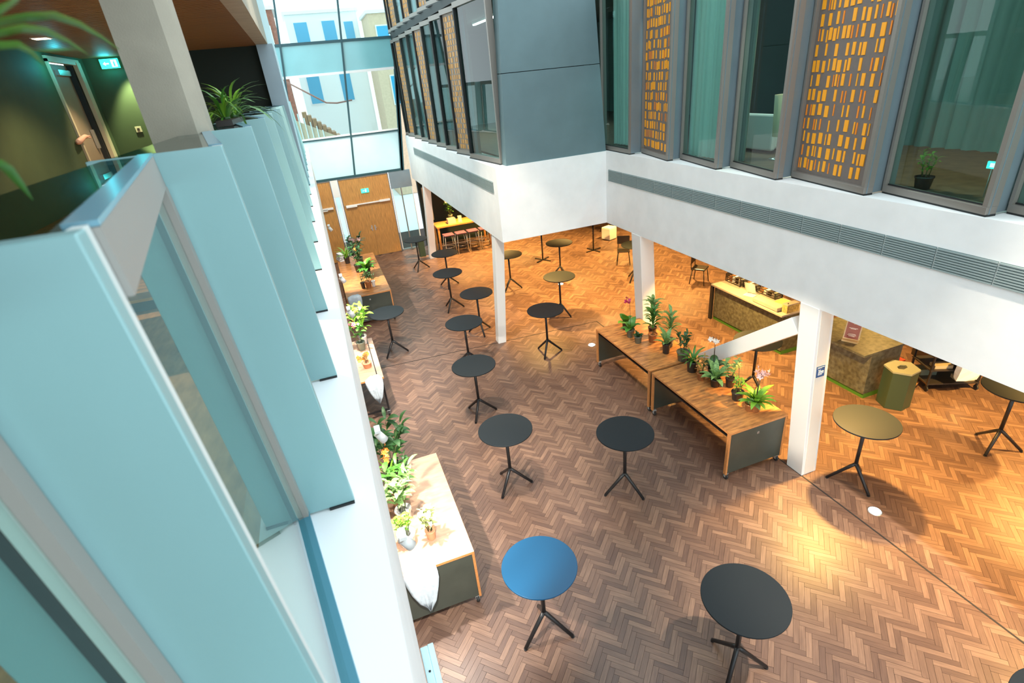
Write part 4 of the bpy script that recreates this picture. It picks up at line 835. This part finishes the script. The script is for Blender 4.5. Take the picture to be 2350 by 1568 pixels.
for sx, sy, w, l in ((0,-.12,.15,.012),(0,.12,.15,.012),(-.14,0,.012,.12),(.14,0,.012,.12)): MB().box(sx-w,sx+w,sy-l,sy+l,0,.18).build('side', MT['countertop'], bx)
MB().box(-.14,.14,-.11,.11,0,.015).build('bottom', MT['countertop'], bx)
bx2 = thing('candle_holder', 'yellow lantern beside the crate on the oak bar table', 'lantern', (4.68,19.72,1.05)); MB().box(-.08,.08,-.08,.08,0,.02).build('base', MT['jamb'], bx2); MB().box(-.06,.06,-.06,.06,.02,.2).build('glass_body', mat('lantern_yellow', (.8,.6,.2), .3, emit=(1,.7,.2), estr=.8), bx2); MB().box(-.07,.07,-.07,.07,.2,.22).build('cap', MT['jamb'], bx2)
plant('tall vase of white and pink blooms on the oak bar table', 4.4, 20.0, 'bush', 'glass', .08, .22, .5, 'leaf_m', 36, z=1.05, grp='flowers on the left and far plant tables', fl=4, fh=.55, flm='whitefl', name='flower_arrangement')
pf = thing('picture_frame', 'tall tan picture in a pale frame on the dark far wall', 'picture', (3.78,20.98,1.0)); MB().box(-.16,.16,-.03,0,0,1.3).build('frame', MT['jamb'], pf); MB().box(-.13,.13,-.035,-.03,.04,1.26).build('print', MT['tableorange'], pf)
bt = thing('waste_bin', 'slim dark green bin beside the far white column', 'bin', (3.05,19.75,0)); MB().box(-.11,.11,-.14,.14,0,.62).build('body', MT['greenpanel2'] if 'greenpanel2' in MT else MT['binside'], bt, bev=.01); MB().box(-.12,.12,-.15,.15,.62,.65).build('lid', MT['bintop'], bt)

# ================================================================== CLOTHS AND TRACK LAMPS ON THE LEFT
def cloth(label, x, y, sc=1, seed=1, rows=None):
    q = random.Random(seed); t = thing('draped_cloth', label, 'cloth', (x,y,.9), 0, 'white cloths on the left tables')
    rows = rows or [(.17,.010,-.06,.10),(.09,.012,-.14,.14),(.0,.010,-.20,.17),(-.022,-.02,-.21,.175),(-.035,-.12,-.205,.175),(-.045,-.28,-.165,.15),(-.05,-.45,-.10,.09),(-.045,-.61,-.01,.01)]
    b = MB(); n = 10; vs = []
    for (dy, dz, a, c) in rows:
        for i in range(n+1):
            u = i/n; rp = (math.sin(u*11+dz*6)+.5*math.sin(u*23-dz*9))*.03*(1 if dz < 0 else .15)
            vs.append(((a+(c-a)*u)*sc, dy*sc-abs(rp) if dz < 0 else dy*sc, dz*sc+(q.uniform(0,.012) if dz > 0 else 0)))
    m = n+1; o = b.add(vs, [(r_*m+i,r_*m+i+1,(r_+1)*m+i+1,(r_+1)*m+i) for r_ in range(len(rows)-1) for i in range(n)], True).build('sheet', MT['paper'], t)
    o.data.materials[0] = MT['linen']; k = o.modifiers.new('thick','SOLIDIFY'); k.thickness = .005; k.offset = 1
    return t
cloth('white cloth draped over the near end of the lower left plant table', .05, 4.495)
cloth('white cloth draped over the near end of the steel framed table', .10, 9.295, .85, 2)
cloth('white cloth draped over the near end of the far plant table', .17, 14.145, .95, 3)
cc = thing('folded_cloth', 'folded white cloth on the far corner of the far plant table', 'cloth', (.12,18.0,.9), R(15), 'white cloths on the left tables')
for k in range(4): MB().box(-.15+.01*k,.15-.008*k,-.2,.2-.012*k,.06*k,.06*k+.055).build('fold', MT['paper'], cc, bev=.012)
def track_lamp(label, y, aim, w, sz=95):
    t = thing('track_lamp', label, 'lamp', (-.04,y,2.7), 0, 'track lamps under the left fascia')
    MB().box(-.03,.03,-.06,.06,-.03,0).build('adapter', MT['white'], t); MB().tube([(0,0,-.03),(0,0,-.07)], .012, 8).build('stem', MT['white'], t)
    MB().tube([(-.01,0,-.06),(.05,0,-.17)], [.04,.045], 16).build('can', MT['white'], t)
    spot('track_lamp_beam', (.03,y,2.48), aim, w, (1,.93,.84), sz, .5, .03)
track_lamp('white track lamp under the fascia above the middle of the lower left table', 4.86, (.35,5.2,.9), TRK)
track_lamp('white track lamp under the fascia above the near end of the lower left table', 3.3, (.3,4.6,.9), TRK)
track_lamp('white track lamp under the fascia above the steel framed table', 8.6, (.15,9.8,.9), TRK)
track_lamp('white track lamp under the fascia farther back toward the doors', 10.5, (.15,11.0,.9), TRK)
track_lamp('white track lamp under the fascia above the far plant table', 15.2, (.5,15.8,.9), TRK)
pb = thing('control_box', 'pale blue metal control box on the left fascia at the bottom edge', 'box', (-.1,2.1,2.45)); MB().box(0,.05,-.3,.28,0,.12).build('back_plate', MT['spandrel'], pb, bev=.005); MB().box(.05,.09,-.3,.30,.02,.10).build('cover', MT['spandrel'], pb, bev=.005)
for y in (.1,-.1): MB().sphere((.03,y,.122), .008, 8).build('screw', MT['tablebase'], pb)

plant('leafy green plant standing in for a reflection in the large right window', 6.42, 4.22, 'bush', 'dark', .08, .12, .22, 'leaf_y', 40, z=4.28, grp='reflection stand-ins of the right windows')  # added object for the gallery greenery reflected low in the pane
